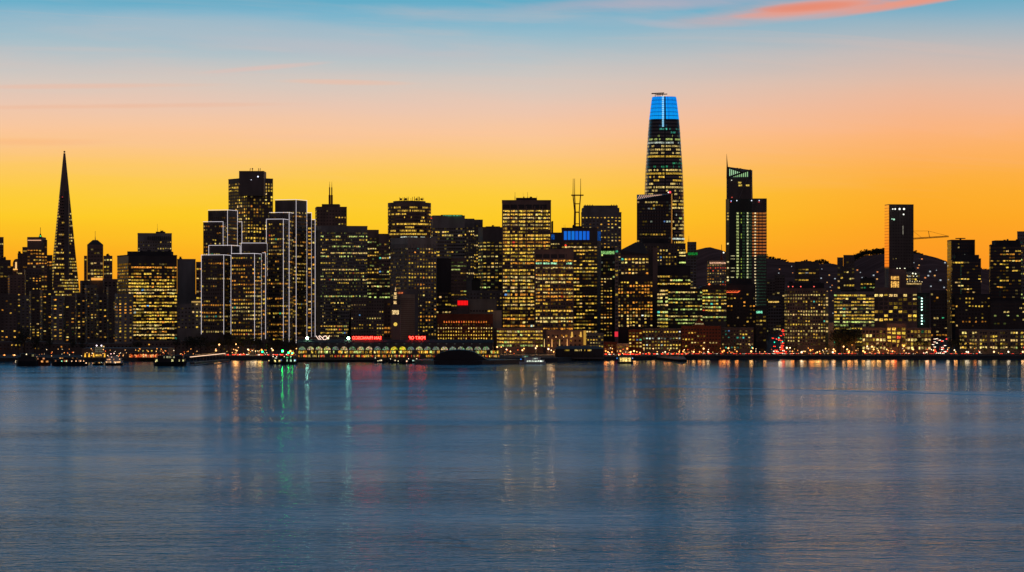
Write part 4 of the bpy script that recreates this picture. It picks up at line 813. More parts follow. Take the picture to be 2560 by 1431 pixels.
tower('podium_office', 'long low office with large yellow windows behind the bow and arrow sculpture', 2155, 2155, 2328, 823, 2290, 'brown', S(p=.72, bw=3.2, wf=.66, hf=.62, fh=3.9, pal='YYYW', st=1.15, rv=.15, mk=.7), 884, gap=1.5, depth=26, cat='office building')
r, f, z = tower('podium_bay', 'projecting stone bay with three wide window columns in the middle of the long low office', 2217, 2217, 2265, 812, 2284, 'brown', S(p=.8, bw=4.4, wf=.72, hf=.62, fh=3.9, pal='YYY', st=1.1, rv=.1), 880, gap=6, depth=6, cat='building')
tower('dark_gap_tower', 'dark nearly unlit tower between the lamp column block and the green topped pair', 2326, 2326, 2368, 728, 2750, 'dark', S(p=.06, bw=3, pal='AW', st=.8, mk=.9), 850, depth=24)
r, f, z = tower('green_topped_tower', 'taller dark glass tower with a small disc pad on its roof, right of the crane', 2368, 2378, 2437.5, 602, 2620, 'blue', S(p=.08, bw=3, wf=.5, hf=.4, pal='WYC', st=.7, rv=.1, mk=.8), 780, gap=4, depth=30, k=1)
q = MB(); q.prism(ell(P(2401, 0, 2640).x, 2640, 5.6, 5.6, 16), zt(597.6, 2640), zt(595.6, 2640)); q.tube(P(2401, 603, 2640), P(2401, 597, 2640), 1); q.build('rooftop_disc', 'rust', r)
GT = S(p=.2, bw=3, wf=.8, hf=.42, fh=3.5, pal='YYWA', st=.9, rv=.12, mk=.4)
r, f, z = tower('green_topped_tower', 'front dark glass tower with a green lit parapet, lower than its neighbour behind', 2377, 2380, 2452.5, 649, 2540, 'blue', GT, 812, gap=4, depth=30, pent=[(2384, 2443, 638)])
q = MB()
for x, k_ in ((2386, .25), (2403, .6), (2409, 1), (2415, .8), (2436, .6), (2440, .6)): q.box(P(x, 0, 2548).x, P(x + 3.6, 0, 2548).x, 2547, 2548, zt(647, 2548), zt(641, 2548), 0, (.01, .24 * k_, .04 * k_))
q.build('green_parapet_light', 'lit', r)
q = MB()
for x in (2402, 2404.5, 2416): q.box(P(x, 0, 2538).x, P(x + 1.6, 0, 2538).x, 2538.6, 2539.3, zt(735, 2538), zt(652, 2538), 0, (.02, .05, .03))
q.build('green_glass_strip', 'lit', r)
r, f, z = tower('green_topped_tower', 'rightmost dark glass tower with green lit parapet and a bright top row', 2473, 2476, 2553, 614, 2560, 'blue', GT, 800, gap=2, depth=30, pent=[(2484, 2545, 602)])
q = MB()
for x, k_ in ((2503, .8), (2512, 1), (2515, .9), (2537, .7), (2540, .7)): q.box(P(x, 0, 2568).x, P(x + 3, 0, 2568).x, 2566, 2567, zt(611, 2568), zt(605, 2568), 0, (.01, .2 * k_, .03 * k_))
q.build('green_parapet_light', 'lit', r)
q = MB()
for x, y0, y1 in ((2500, 690, 740), (2509, 695, 745), (2532, 700, 750)): q.box(P(x, 0, 2558).x, P(x + 3.2, 0, 2558).x, 2558.4, 2559.2, zt(y1, 2558), zt(y0, 2558), 0, (.03, .08, .05))
q.build('green_glass_strip', 'lit', r)
tower('edge_tower', 'dark tower cut by the right edge of the picture with teal lit windows', 2543, 2543, 2640, 581, 2700, 'grey', S(p=.25, bw=3, wf=.7, hf=.4, pal='TYG', st=.6), 800, gap=4)
tower('low_dark_block', 'low dark block with a few amber windows at the foot of the green topped pair', 2388, 2388, 2476, 738, 2420, 'black', S(p=.16, bw=3, wf=.5, hf=.4, pal='AWY', st=.8, rv=.1, mk=.8), 822, depth=24, cat='building')
tower('low_dark_block', 'low dark block with a few window groups below the rightmost green topped tower', 2476, 2476, 2620, 752, 2410, 'black', S(p=.14, bw=3, wf=.7, hf=.4, pal='YWG', st=.7, rv=.1, mk=.6), 822, depth=24, cat='building')
tower('long_low_building', 'long low building with four even rows of grouped windows at the right edge', 2398, 2398, 2680, 827, 2290, 'dark', S(p=.74, bw=2.35, wf=.7, hf=.55, fh=3.5, pal='YYWGY', st=1.0, rv=.12, mk=.6, grp=4), 876, gap=1, depth=26, cat='building')
# centre low fabric
random.seed(44)
tower('dark_striped_tower', 'nearly black tower right of the pale finned tower, unlit upper half', 1089, 1089, 1128, 649, 2480, 'black', S(p=.4, bw=3, wf=.7, hf=.42, pal='YW', st=.8, rv=.4), 790, gap=80, depth=28)
tower('brown_narrow_tower', 'narrow brown tower with ribbed balconies right of the nearly black tower', 1128, 1128, 1166, 648, 2600, 'brown', S(p=.3, bw=3, wf=.85, hf=.35, pal='YG', st=.55, rv=.3), 780, depth=26)
tower('cupola_tower', 'dark green tinged old tower with small capped top left of the great bay tower', 1179, 1179, 1201, 702, 2520, 'green', None, depth=20, pent=[(1183, 1197, 695)])
tower('pale_old_block', 'pale old block with small top lights left of the great bay tower foot', 1166, 1166, 1256, 729, 2470, 'grey', S(p=.5, bw=3.2, wf=.4, hf=.35, pal='YW', st=.7, rv=.35), 775, gap=2, depth=24, cat='building')
tower('beige_blank_block', 'beige mostly blank block with one lit row behind the red brick building', 1166, 1166, 1241, 751, 2420, 'beige', S(p=.06, bw=3, hf=.4, pal='Y', st=.9, rv=.1), 790, gap=22, depth=24, cat='building')
r = thing('red_pavilion', 'glowing red roof pavilion with dark pagoda cap above the brick building', 'pavilion', (P(1157, 0, 2400).x, 2400, 3))
q = MB(); q.box(P(1141, 0, 2405).x, P(1172, 0, 2405).x, 2405, 2425, 3, zt(766, 2405)); q.build('wall', 'dark', r)
q = MB()
for i in range(7): x = 1144 + i * 3.75; q.box(P(x, 0, 2404).x, P(x + 3.0, 0, 2404).x, 2404, 2404.8, zt(763.5, 2404), zt(752, 2404), 0, (1.1, .01, .012))
q.build('red_window', 'lamp', r)
q = MB(); q.prism([(P(1142, 0, 2404).x, 2405), (P(1171, 0, 2404).x, 2405), (P(1171, 0, 2404).x, 2425), (P(1142, 0, 2404).x, 2425)], zt(766, 2404), zt(750, 2404)); q.build('pavilion_core', 'dark', r)
q = MB(); c = P(1157, 0, 2404); q.tube((c.x, 2414, zt(751, 2404)), (c.x, 2414, zt(744, 2404)), 7, r2=2.5, n=8); q.tube((c.x, 2414, zt(744, 2404)), (c.x, 2414, zt(740, 2404)), 2.5, r2=.3, n=8); q.build('roof', 'black', r)
r, f, z = tower('brick_building', 'long red brick building with neat rows of small windows behind the arcade', 1093, 1093, 1232, 788, 2330, 'brick', S(p=.75, bw=3.05 * .79, wf=.4, hf=.42, fh=3.35, pal='YYWY', st=1.0, rv=.25, mk=.5), 852, gap=20, depth=22, cat='building')
q = MB()
for i in range(18): x = 1109 + i * 6.2; q.box(P(x, 0, 2329).x, P(x + 2.6, 0, 2329).x, 2329.4, 2329.8, zt(807.5, 2329), zt(803, 2329), 0, (1.1, .16 + .2 * random.random(), .04))
q.box(P(1108, 0, 2329).x, P(1218, 0, 2329).x, 2329.6, 2329.9, zt(808, 2329), zt(802.5, 2329), 1); q.build('red_window_row', ['lit', 'brick'], r)
tower('beige_flank_block', 'tall narrow beige block between the brick building and the great bay tower', 1233, 1233, 1254, 779, 2340, 'beige', None, depth=20, cat='building')
tower('low_bay_office', 'low office with five wide window bays in front of the great bay tower', 1241, 1241, 1358, 823, 2320, 'brown', S(p=.8, bw=2.4, wf=.85, hf=.5, fh=3.4, pal='YYWGY', st=.9, rv=.2, mk=.3), 878, gap=2, depth=24, cat='office building', fin=(7.2, .5, .7, 'brown'))
tower('blank_ribbed_slab', 'beige slab with faint horizontal ribs right of the clock tower', 1001, 1001, 1037, 739, 2330, 'beige', None, depth=20, cat='building')
q = MB()
for i in range(22): q.box(P(1001.5, 0, 2329).x, P(1036.5, 0, 2329).x, 2329.3, 2329.8, zt(748 + i * 5, 2329), zt(746.5 + i * 5, 2329))
q.build('ledge', 'brown', bpy.data.objects['blank_ribbed_slab'])
tower('brown_shaft_block', 'brown block directly behind the clock tower', 960, 960, 1000, 752, 2345, 'brown', S(p=.08, bw=3, pal='A', st=.5), 850, depth=20, cat='building')
tower('red_bar_block', 'low block with a reddish lit roof bar behind the clock tower top', 992, 992, 1046, 726, 2400, 'grey', None, depth=20, cat='building')
q = MB()
for i in range(5): q.box(P(994 + i * 2.8, 0, 2398).x, P(996 + i * 2.8, 0, 2398).x, 2398.6, 2399.2, zt(734.5, 2399), zt(731, 2399), 0, (.9, .2, .06))
q.build('window_band', 'lit', bpy.data.objects['red_bar_block'])
r, f, z = tower('columned_building', 'classical building with uplit columns and a golden pier at its right end', 1366, 1366, 1466, 829, 2300, 'brown', S(p=.3, bw=4, wf=.4, hf=.45, fh=4.6, pal='AY', st=.8, rv=.2), 878, gap=5, depth=24, cat='building')
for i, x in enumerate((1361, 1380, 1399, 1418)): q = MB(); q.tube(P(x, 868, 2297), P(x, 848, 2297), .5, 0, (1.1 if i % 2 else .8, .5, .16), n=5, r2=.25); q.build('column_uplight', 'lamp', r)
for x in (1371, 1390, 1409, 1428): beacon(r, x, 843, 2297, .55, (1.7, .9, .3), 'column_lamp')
for x in (1430, 1452): q = MB(); q.tube(P(x, 843, 2297), P(x, 830, 2297), 1.1, 0, (.75, .42, .08), n=6, r2=.6); q.build('uplight_glow_column', 'lamp', r)  # uplighting put into the columns as their own glow
q = MB(); q.box(P(1459, 0, 2297).x, P(1465, 0, 2297).x, 2297, 2300, zt(863, 2297), zt(827, 2297), 0, (.50, .27, .04)); q.build('glowing_pier', 'lamp', r)  # golden light on the pier comes from its own emission
LOW = [('low brown block right of the golden pier with stacked lit windows', 1467, 1509, 836, 2360, 'beige', .6, 'YYW', 'building'), ('small reddish lit house by the red lantern', 1509, 1543, 858, 2300, 'brick', .4, 'YA', 'building'),
       ('narrow brown office with five window rows left of the long black low block', 1571, 1606, 827, 2310, 'brick', .75, 'YWY', 'building'), ('long black low block with white and yellow window rows', 1606, 1703, 824, 2320, 'dark', .6, 'WYGC', 'building'),
       ('dark red warehouse with steep gable and scattered windows', 1704, 1802, 818, 2310, 'brick', .16, 'WY', 'warehouse'), ('low grey office with faint window rows right of the gabled warehouse', 1804, 1884, 822, 2330, 'dark', .35, 'YWTY', 'office building'),
       ('glowing amber shop front block behind the lit ferry', 1542, 1572, 862, 2290, 'beige', .5, 'AY', 'building')]
for lb, x0, x1, y, D, wl, p, pal, ct in LOW:
    tower(('low_block' if ct == 'building' else ct.replace(' ', '_')), lb, x0, x0, x1, y, D, wl, S(p=p, bw=2.7, wf=.55, hf=.45, fh=3.2, pal=pal, st=.85, rv=.15, mk=.7), 882, gap=2, depth=20, cat=ct)
r = bpy.data.objects['warehouse']; q = MB(); a_, b_, c_ = P(1732, 816.5, 2309), P(1766, 816.5, 2309), P(1749, 796, 2309); q.poly([a_, b_, c_]); bk = Vector((0, 18, 0)); q.poly([a_ + bk, c_ + bk, b_ + bk]); q.quad(a_, c_, c_ + bk, a_ + bk); q.quad(c_, b_, b_ + bk, c_ + bk); q.build('gable', 'brick', r)
q = MB()
for i in range(8): q.box(P(1738 + i * 2.7, 0, 2308).x, P(1739.6 + i * 2.7, 0, 2308).x, 2308.3, 2308.8, zt(812, 2308), zt(808.5, 2308), 0, (.6, .5, .25))
q.build('gable_window_row', 'lit', r)
for lb, x0, x1, y, D, wl in (('dark low block between the outlined towers and the arcade', 742, 800, 846, 2250, 'dark'), ('dark low waterfront block left of the black office block foot', 120, 330, 862, 2260, 'dark'), ('dark low block under the outlined towers among trees', 500, 640, 868, 2300, 'dark'),
                             ('dark low waterfront block at the far left', -60, 120, 858, 2280, 'dark'), ('dark low block below the black office block', 330, 500, 856, 2290, 'dark')):
    tower('waterfront_block', lb, x0, x0, x1, y, D, wl, S(p=.07, bw=3.5, wf=.4, hf=.4, fh=3.4, pal='YWA', st=.8, rv=.05, mk=.9), 882, gap=1, depth=22, cat='building')

# ------------------------------------------------------------------ waterfront
random.seed(55)
# arcade building with clock tower
D = 2100; root = thing('arcade_terminal', 'long dark ferry hall with a row of glowing arched windows along the water', 'ferry terminal', (P(987, 0, D).x, D, 3))
xl, xr = P(743, 0, D).x, P(1232, 0, D).x
q = MB(); q.box(xl, xr, D, D + 40, 2.4, zt(857, D)); q.build('wall', 'dark', root)
q = MB(); zr = zt(857, D); z2 = zt(850.5, D); pr_ = [(xl - .5, D - .6, zr), (xl - .5, D + 12, z2), (xl - .5, D + 28, z2), (xl - .5, D + 40.6, zr)]
A4 = [Vector(p) for p in pr_]; B4 = [Vector((xr + .5, p[1], p[2])) for p in pr_]
for i in range(3): q.quad(A4[i], B4[i], B4[i + 1], A4[i + 1])
q.poly(A4); q.poly(B4[::-1]); q.quad(A4[3], B4[3], B4[0], A4[0]); q.build('roof', 'roof', root)
ax = 755.5
while ax < 1228:
    q = MB(); c = P(ax, 875.3, D - .3); R_ = 2.95; mode = random.random(); lit = (.75, .62, .26) if 800 < ax < 1060 else (.35, .42, .26)
    if 968 < ax < 1010: lit = (1.25, .85, .06)
    elif mode < .35: lit = (.25, .33, .22)
    elif mode < .6: lit = (.8, .62, .3)
    nseg_ = 10
    for i in range(nseg_):
        t0, t1 = math.pi * (i + .08) / nseg_, math.pi * (i + .92) / nseg_
        for ra, rb in ((.3, 1.45), (1.6, R_)):
            q.quad(c + Vector((ra * math.cos(t0), 0, ra * math.sin(t0))), c + Vector((rb * math.cos(t0), 0, rb * math.sin(t0))), c + Vector((rb * math.cos(t1), 0, rb * math.sin(t1))), c + Vector((ra * math.cos(t1), 0, ra * math.sin(t1))), 0, tuple(v * random.uniform(.5, 1.25) for v in lit))
    q.build('arched_window', 'lit', root); ax += 20.9
for y0, y1, wd, pl in ((884, 877, 1.6, 'WYYAG'), (893.5, 887.5, 1.3, 'AYRWA')):
    n_ = 0; x = 746
    while x < 1228:
        q = MB(); on = False; q2 = x
        while q2 < x + 19:
            w_ = random.uniform(1.0, 3.4) * wd
            if random.random() < .72: c = wcol(pl, 1.0 if y0 < 890 else .8); q.quad(P(q2, y0 - random.uniform(0, 2), D - .35), P(q2 + w_ * .85, y0, D - .35), P(q2 + w_ * .85, y1, D - .35), P(q2, y1 + random.uniform(0, 2), D - .35), 0, c)
            q2 += w_
        if q.v: q.build('shop_window', 'lit', root)
        x += 20.9
q = MB()
for i in range(22): q.box(P(758 + i * 21, 0, D).x, P(760.5 + i * 21, 0, D).x, D - 1, D - .65, zt(860.6, D), zt(859.6, D), 0, (.12, .13, .12))
q.build('eave_lamp', 'lamp', root)
# signs (the photograph shows the words mirrored)
def sign(txt, x0, x1, y0, y1, D, label):
    cu = bpy.data.curves.new('t', 'FONT'); cu.body = txt; cu.extrude = .02; cu.size = 1; cu.offset = -.004; cu.resolution_u = 3
    ob = bpy.data.objects.new('t', cu); C.objects.link(ob); bpy.context.view_layer.update()
    me = bpy.data.meshes.new_from_object(ob); bpy.data.objects.remove(ob)
    xs_ = [v.co.x for v in me.vertices]; ys_ = [v.co.y for v in me.vertices]; a_, b_, c_, d_ = min(xs_), max(xs_), min(ys_), max(ys_)
    wx0, wx1 = P(x0, 0, D).x, P(x1, 0, D).x; z0_, z1_ = zt(y1, D), zt(y0, D)
    rt = thing('neon_sign', label, 'sign', ((wx0 + wx1) / 2, D, z0_)); off = ORG[rt.name]
    for v in me.vertices:
        X_ = wx1 - (v.co.x - a_) / (b_ - a_) * (wx1 - wx0); Z_ = z0_ + (v.co.y - c_) / (d_ - c_) * (z1_ - z0_); v.co = Vector((X_ - off.x, v.co.z * 6 - .3, Z_ - off.z))
    me.materials.clear(); me.materials.append(MT['neon']); me.name = 'lettering'; o_ = bpy.data.objects.new('lettering', me); C.objects.link(o_); o_.parent = rt
    q = MB(); q.box(wx0 - .8, wx1 + .8, D + .3, D + .6, z0_ - .6, z1_ + .5); q.build('glow_board', 'neonback', rt)
    q = MB()
    for i in range(8): xx = wx0 + (wx1 - wx0) * i / 7; q.tube((xx, D + .9, zt(853, D) - 2), (xx, D + .9, z1_), .15, n=4)
    q.build('sign_frame', 'black', rt)
sign('SAN FRANCISCO', 881, 953, 841.3, 848.8, 2112, 'long red neon roof sign, the mirrored words SAN FRANCISCO, left of the clock tower')
sign('PORT OF', 1022.5, 1063, 841.3, 848.8, 2112, 'short red neon roof sign, the mirrored words PORT OF, right of the clock tower')
# clock tower
D = 2112; root = thing('clock_tower', 'slender stone clock tower with lit belfry and round yellow clock', 'clock tower', (P(988.7, 0, D).x, D, 3))
cx = P(988.6, 0, D).x
def tier(nm, hw_, y0, y1, mt, m0='brown'):
    q = MB(); h_ = hw_ * D / F; q.box(cx - h_, cx + h_, D + 6 - h_, D + 6 + h_, zt(y0, D), zt(y1, D)); return q.build(nm, mt, root)
tier('shaft', 11.5, 862, 787.5, 'brown'); tier('belfry', 9.8, 787.5, 774.5, 'dark'); tier('cornice', 12, 774.5, 771.5, 'brown'); tier('drum', 9, 771.5, 762, 'brown'); tier('upper_drum', 5.6, 762, 750, 'brown'); tier('drum_ledge', 6.5, 750, 748.5, 'brown'); tier('lantern', 4.6, 748.5, 730.5, 'brown')
q = MB(); q.tube((cx, D + 6, zt(730.5, D)), (cx, D + 6, zt(716, D)), 1.1, r2=.15, n=8); q.build('spire', 'beige', root)
for i in range(6):
    q = MB(); x = 980.3 + i * 2.9; q.quad(P(x, 786.5, D + 6 - 3.7), P(x + 2.1, 786.5, D + 2.3), P(x + 2.1, 776, D + 2.3), P(x, 776, D + 2.3), 0, (1.35, .92, .4)); q.build('belfry_opening', 'lit', root)
for y0, y1, hw_, n_, dd in ((760.5, 753, 4.4, 1, 3.7), (747.5, 739.5, 4.2, 3, 4.2), (737.5, 731.5, 3, 3, 4.2)):
    for i in range(n_):
        q = MB(); wd = 2 * hw_ / n_; x = 988.6 - hw_ + i * wd; q.quad(P(x, y0, D + dd), P(x + wd * .8, y0, D + dd), P(x + wd * .8, y1, D + dd), P(x, y1, D + dd), 0, (1.15, .75, .3)); q.build('lantern_opening', 'lit', root)
q = MB(); q.tube(P(988.6, 727, D + 4.5), P(988.6, 719, D + 5), .45, 0, (.9, .55, .25), n=6, r2=.2); q.build('spire_light', 'lamp', root)
q = MB(); c = P(988.6, 811.2, D + 1.7); q.poly([c + Vector((1.6 * math.cos(6.2832 * i / 20), 0, 1.6 * math.sin(6.2832 * i / 20))) for i in range(20)], 0, (.95, .62, .10)); cf = q.build('clock_face', 'lamp', root)
q = MB(); c = c + Vector((0, -.1, 0)); q.tube(c, c + Vector((.3, 0, 1.3)), .1, n=4); q.tube(c, c + Vector((.7, 0, -.4)), .1, n=4); q.build('clock_hand', 'black', cf)
# floodlights + butterfly light sculpture
for x in (768, 871):
    q = MB(); rt = thing('floodlight', 'greenish white floodlight on the hall roof, ' + ('left of' if x < 800 else 'right of') + ' the neon wing sign', 'floodlight', P(x, 851, 2115))
    q.ball(P(x, 846, 2114), 1.15, 0, (14, 30, 18)); q.build('lamp', 'lamp', rt); q = MB(); q.tube(P(x, 852, 2115), P(x, 847, 2115), .2); q.build('post', 'metal', rt)
q = MB(); D = 2116; col = (1.5, 1.05, .85)
W1 = [(790, 840), (794, 846), (800, 851), (804, 851), (799, 845), (797, 841), (800, 840), (806, 845), (809, 851)]; W2 = [(824, 839), (820, 846), (814, 849), (810, 850), (806, 846), (810, 841), (815, 840), (817, 845)]
for pl in (W1, W2):
    for a_, b_ in zip(pl, pl[1:]): q.tube(P(*a_, D), P(*b_, D), .32, 0, col, n=5)
q.ball(P(820, 846, D), .9, 0, (2, 1.7, .9)); tag(q.build('neon_wing_sign', 'lamp'), 'winged outline of pale neon tubes on the hall roof between two floodlights', 'sign')
# quay and pier decks
def deck(label, pts2, D_, top=2.4, piles=True, name='pier', mat='dark'):
    rt = thing(name, label, 'pier', (pts2[0][0], pts2[0][1], 0)); q = MB(); q.prism(pts2, top - .9, top); q.build('deck', mat, rt); q = MB()
    n_ = len(pts2)
    for i in range(n_):
        a_, b_ = Vector((*pts2[i], 0)), Vector((*pts2[(i + 1) % n_], 0)); L = (b_ - a_).length
        for k in range(int(L / 6)): c = a_.lerp(b_, (k + .5) / max(1, int(L / 6))); q.tube((c.x, c.y, -1.5), (c.x, c.y, top - .8), .35, n=5)
    if piles: q.build('pile', 'bark', rt)
    return rt
X_ = lambda px, D_: (px - HX) * D_ / F
deck('quay deck on piles along the arcade hall', [(X_(738, 2078), 2076), (X_(1240, 2078), 2076), (X_(1240, 2100), 2108), (X_(738, 2100), 2108)], 2078)
deck('low dark landing pier running out right of the hall', [(X_(1228, 2050), 2040), (X_(1390, 2150), 2150), (X_(1385, 2190), 2190), (X_(1215, 2100), 2100)], 2078)
deck('dark jetty jutting toward the water left of the promenade lamps', [(X_(1700, 2085), 2078), (X_(1716, 2085), 2085), (X_(1712, 2200), 2215), (X_(1640, 2200), 2190)], 2100)
# dark humped vessel
root = thing('humped_ferry_pontoon', 'black humped covered pontoon moored before the arcade hall', 'pontoon', (P(1140, 0, 1985).x, 1985, 0)); q = MB()
hl = [(1040, 905), (1060, 908), (1085, 911.5), (1200, 911.8), (1260, 906), (1310, 902)]
q.prism([(X_(1035, 1990), 2010), (X_(1085, 1972), 1972), (X_(1205, 1972), 1972), (X_(1315, 2010), 2020), (X_(1240, 2050), 2050), (X_(1060, 2050), 2050)], -.5, 3.2); q.build('hull', 'hull', root)
q = MB(); prof = [(1080, 905), (1087, 893), (1098, 884), (1112, 879), (1130, 876), (1150, 875), (1168, 876.5), (1184, 880), (1198, 888), (1214, 898), (1235, 905)]
Fp = [P(x, y, 1984) for x, y in prof]; Bp = [v + Vector((0, 26, 0)) for v in Fp]
for i in range(len(Fp) - 1): q.quad(Fp[i], Fp[i + 1], Bp[i + 1], Bp[i])
base = [P(x, 907, 1984) for x, y in prof]
for i in range(len(Fp) - 1): q.quad(base[i], base[i + 1], Fp[i + 1], Fp[i]); q.quad(base[i + 1] + Vector((0, 26, 0)), base[i] + Vector((0, 26, 0)), Bp[i], Bp[i + 1])
q.build('humped_roof', 'hull', root)
# pier shed on right of centre
root = thing('pier_shed', 'long black pier shed on piles with a row of yellow windows', 'shed', (P(1448, 0, 2130).x, 2130, 0)); D = 2130
q = MB(); q.box(P(1388, 0, D).x, P(1508, 0, D).x, D, D + 30, 2.6, zt(872, D)); q.build('wall', 'black', root)
q = MB(); a_ = [P(1384, 873, D - 1), P(1396, 865, D + 8), P(1496, 865, D + 8), P(1511, 873, D - 1)]; b_ = [P(1384, 873, D + 31), P(1396, 865, D + 22), P(1496, 865, D + 22), P(1511, 873, D + 31)]
q.quad(a_[0], a_[3], a_[2], a_[1]); q.quad(a_[1], a_[2], b_[2], b_[1]); q.quad(b_[3], b_[0], b_[1], b_[2]); q.poly([a_[0], a_[1], b_[1], b_[0]]); q.poly([a_[3], b_[3], b_[2], a_[2]]); q.build('roof', 'black', root)
for x in (1412, 1415, 1418, 1421, 1437, 1440, 1443, 1447, 1452, 1461, 1469, 1472, 1476):
    q = MB(); q.quad(P(x, 878, D - .2), P(x + 2, 878, D - .2), P(x + 2, 874.5, D - .2), P(x, 874.5, D - .2), 0, wcol('YW', .8)); q.build('window', 'lit', root)
q = MB()
for i in range(16): x = 1390 + i * 7.6; q.tube((X_(x, D), D - 3 + (i % 3), -1), (X_(x, D), D - 3 + (i % 3), 4.5 if i % 3 else 7), .5, n=6)
q.build('pile', 'bark', root); q = MB(); q.box(P(1385, 0, D).x, P(1510, 0, D).x, D - 4, D + 34, 1.6, 2.6); q.build('deck', 'dark', root)
# portal shed, left
root = thing('portal_pier_shed', 'long low pier shed with a tall arched portal and golden uplights', 'shed', (P(250, 0, 2110).x, 2110, 0)); D = 2110
q = MB(); q.box(P(205, 0, D).x, P(420, 0, D).x, D, D + 40, 2.6, zt(871, D)); q.build('wall', 'dark', root)
q = MB(); c0, c1 = P(233, 0, D).x, P(263, 0, D).x; arc = [(c0, 2.6), (c0, zt(874, D))] + [((c0 + c1) / 2 - math.cos(math.pi * i / 8) * (c1 - c0) / 2, zt(874, D) + math.sin(math.pi * i / 8) * 2.5) for i in range(9)] + [(c1, 2.6)]
fr = [Vector((x, D - 2, z_)) for x, z_ in arc]; q.poly(fr[::-1])
for a_, b_ in zip(fr, fr[1:]): q.quad(a_, b_, b_ + Vector((0, 6, 0)), a_ + Vector((0, 6, 0)))
q.build('portal', 'beige', root)
q = MB()
for k in range(3):
    for i in range(5): x = 238.5 + i * 4.3; q.quad(P(x, 881 - k * 5, D - 2.2), P(x + 3.2, 881 - k * 5, D - 2.2), P(x + 3.2, 877.5 - k * 5, D - 2.2), P(x, 877.5 - k * 5, D - 2.2), 0, (.12, .12, .08))
q.build('portal_window', 'lit', root)
for x, y, s_ in ((241.5, 864.5, .55), (253.5, 864.5, .55)): beacon(root, x, y, D - 2, s_, (4, 3.2, 3.4), 'portal_lamp')
for x in (213, 223, 234, 262): q = MB(); q.tube(P(x, 893, D - 2.5), P(x, 883, D - 2.5), .9, 0, (1.3, .65, .06), n=5, r2=.2); q.build('uplight', 'lamp', root)
q = MB()
for i in range(8): x = 239 + i * 1.9; q.quad(P(x, 891, D - 2.4), P(x + 1.4, 891, D - 2.4), P(x + 1.4, 886, D - 2.4), P(x, 887, D - 2.4), 0, (1.3, .75, .1))
q.build('entrance_glow', 'lit', root)
q = MB()
for i in range(7): q.box(P(345 + i * 11, 0, D).x, P(348 + i * 11, 0, D).x, D - .5, D - .2, zt(879, D), zt(876, D), 0, wcol('YW', .75))
q.build('window_row', 'lit', root)
root = thing('red_lit_restaurant', 'low waterfront restaurant strung with orange and red lamps', 'restaurant', (P(362, 0, 2100).x, 2100, 0)); D = 2100
q = MB(); q.box(P(322, 0, D).x, P(408, 0, D).x, D, D + 16, 2.6, zt(884, D)); q.build('wall', 'brick', root)
q = MB(); q.box(P(320, 0, D).x, P(410, 0, D).x, D - 2, D + 17, zt(884, D), zt(882.4, D)); q.build('roof', 'dark', root)
q = MB(); x = 323
while x < 406:
    w_ = random.uniform(.8, 2.6); c = random.choice(((1.5, .25, .05), (1.4, .5, .12), (1, .08, .04), (1.5, .8, .3), (.3, .05, .02))); y0 = random.uniform(885, 889); q.quad(P(x, 894, D - .3), P(x + w_ * .8, 893, D - .3), P(x + w_ * .8, y0, D - .3), P(x, y0, D - .3), 0, c); x += w_
q.build('lit_window', 'lit', root)
# promenade wall (right)
q = MB(); q.prism([(X_(1716, 2236), 2232), (X_(2800, 2236), 2237), (X_(2800, 2240), 2241), (X_(1716, 2240), 2236)], -1, 4.0); tag(q.build('seawall', 'dark'), 'long low dark sea wall along the promenade, right half of the shore', 'sea wall')
# bow and arrow sculpture
D = 2262; root = thing('bow_sculpture', 'giant half sunken bow and slanting arrow sculpture on the promenade lawn', 'sculpture', (P(2240, 0, D).x, D, 3))
bow = [(2201, 846), (2210, 852), (2219, 862), (2225, 874), (2229, 884), (2233, 890), (2245, 891), (2262, 889), (2275, 881), (2290, 877)]
bow = [(2214, 849), (2221, 856), (2226, 868), (2230, 882), (2236, 889), (2250, 890), (2263, 889), (2270, 882), (2280, 877), (2292, 875)]
q = MB()
for a_, b_ in zip(bow, bow[1:]): q.tube(P(*a_, D), P(*b_, D), .55, n=6)
q.build('bow', 'black', root); q = MB(); q.tube(P(2241, 888, D - .5), P(2257, 845, D - .5), .8, n=6, r2=1.3); q.build('arrow_shaft', 'black', root)
q = MB(); q.poly([P(2243, 884, D - .8), P(2250, 866, D - .8), P(2254, 864, D - .8), P(2259, 843, D - .8), P(2250, 850, D - .8), P(2244, 868, D - .8)]); q.poly([P(2243, 884, D + .8), P(2250, 866, D + .8), P(2254, 864, D + .8), P(2259, 843, D + .8), P(2250, 850, D + .8), P(2244, 868, D + .8)][::-1]); q.build('arrow_fletching', 'black', root)

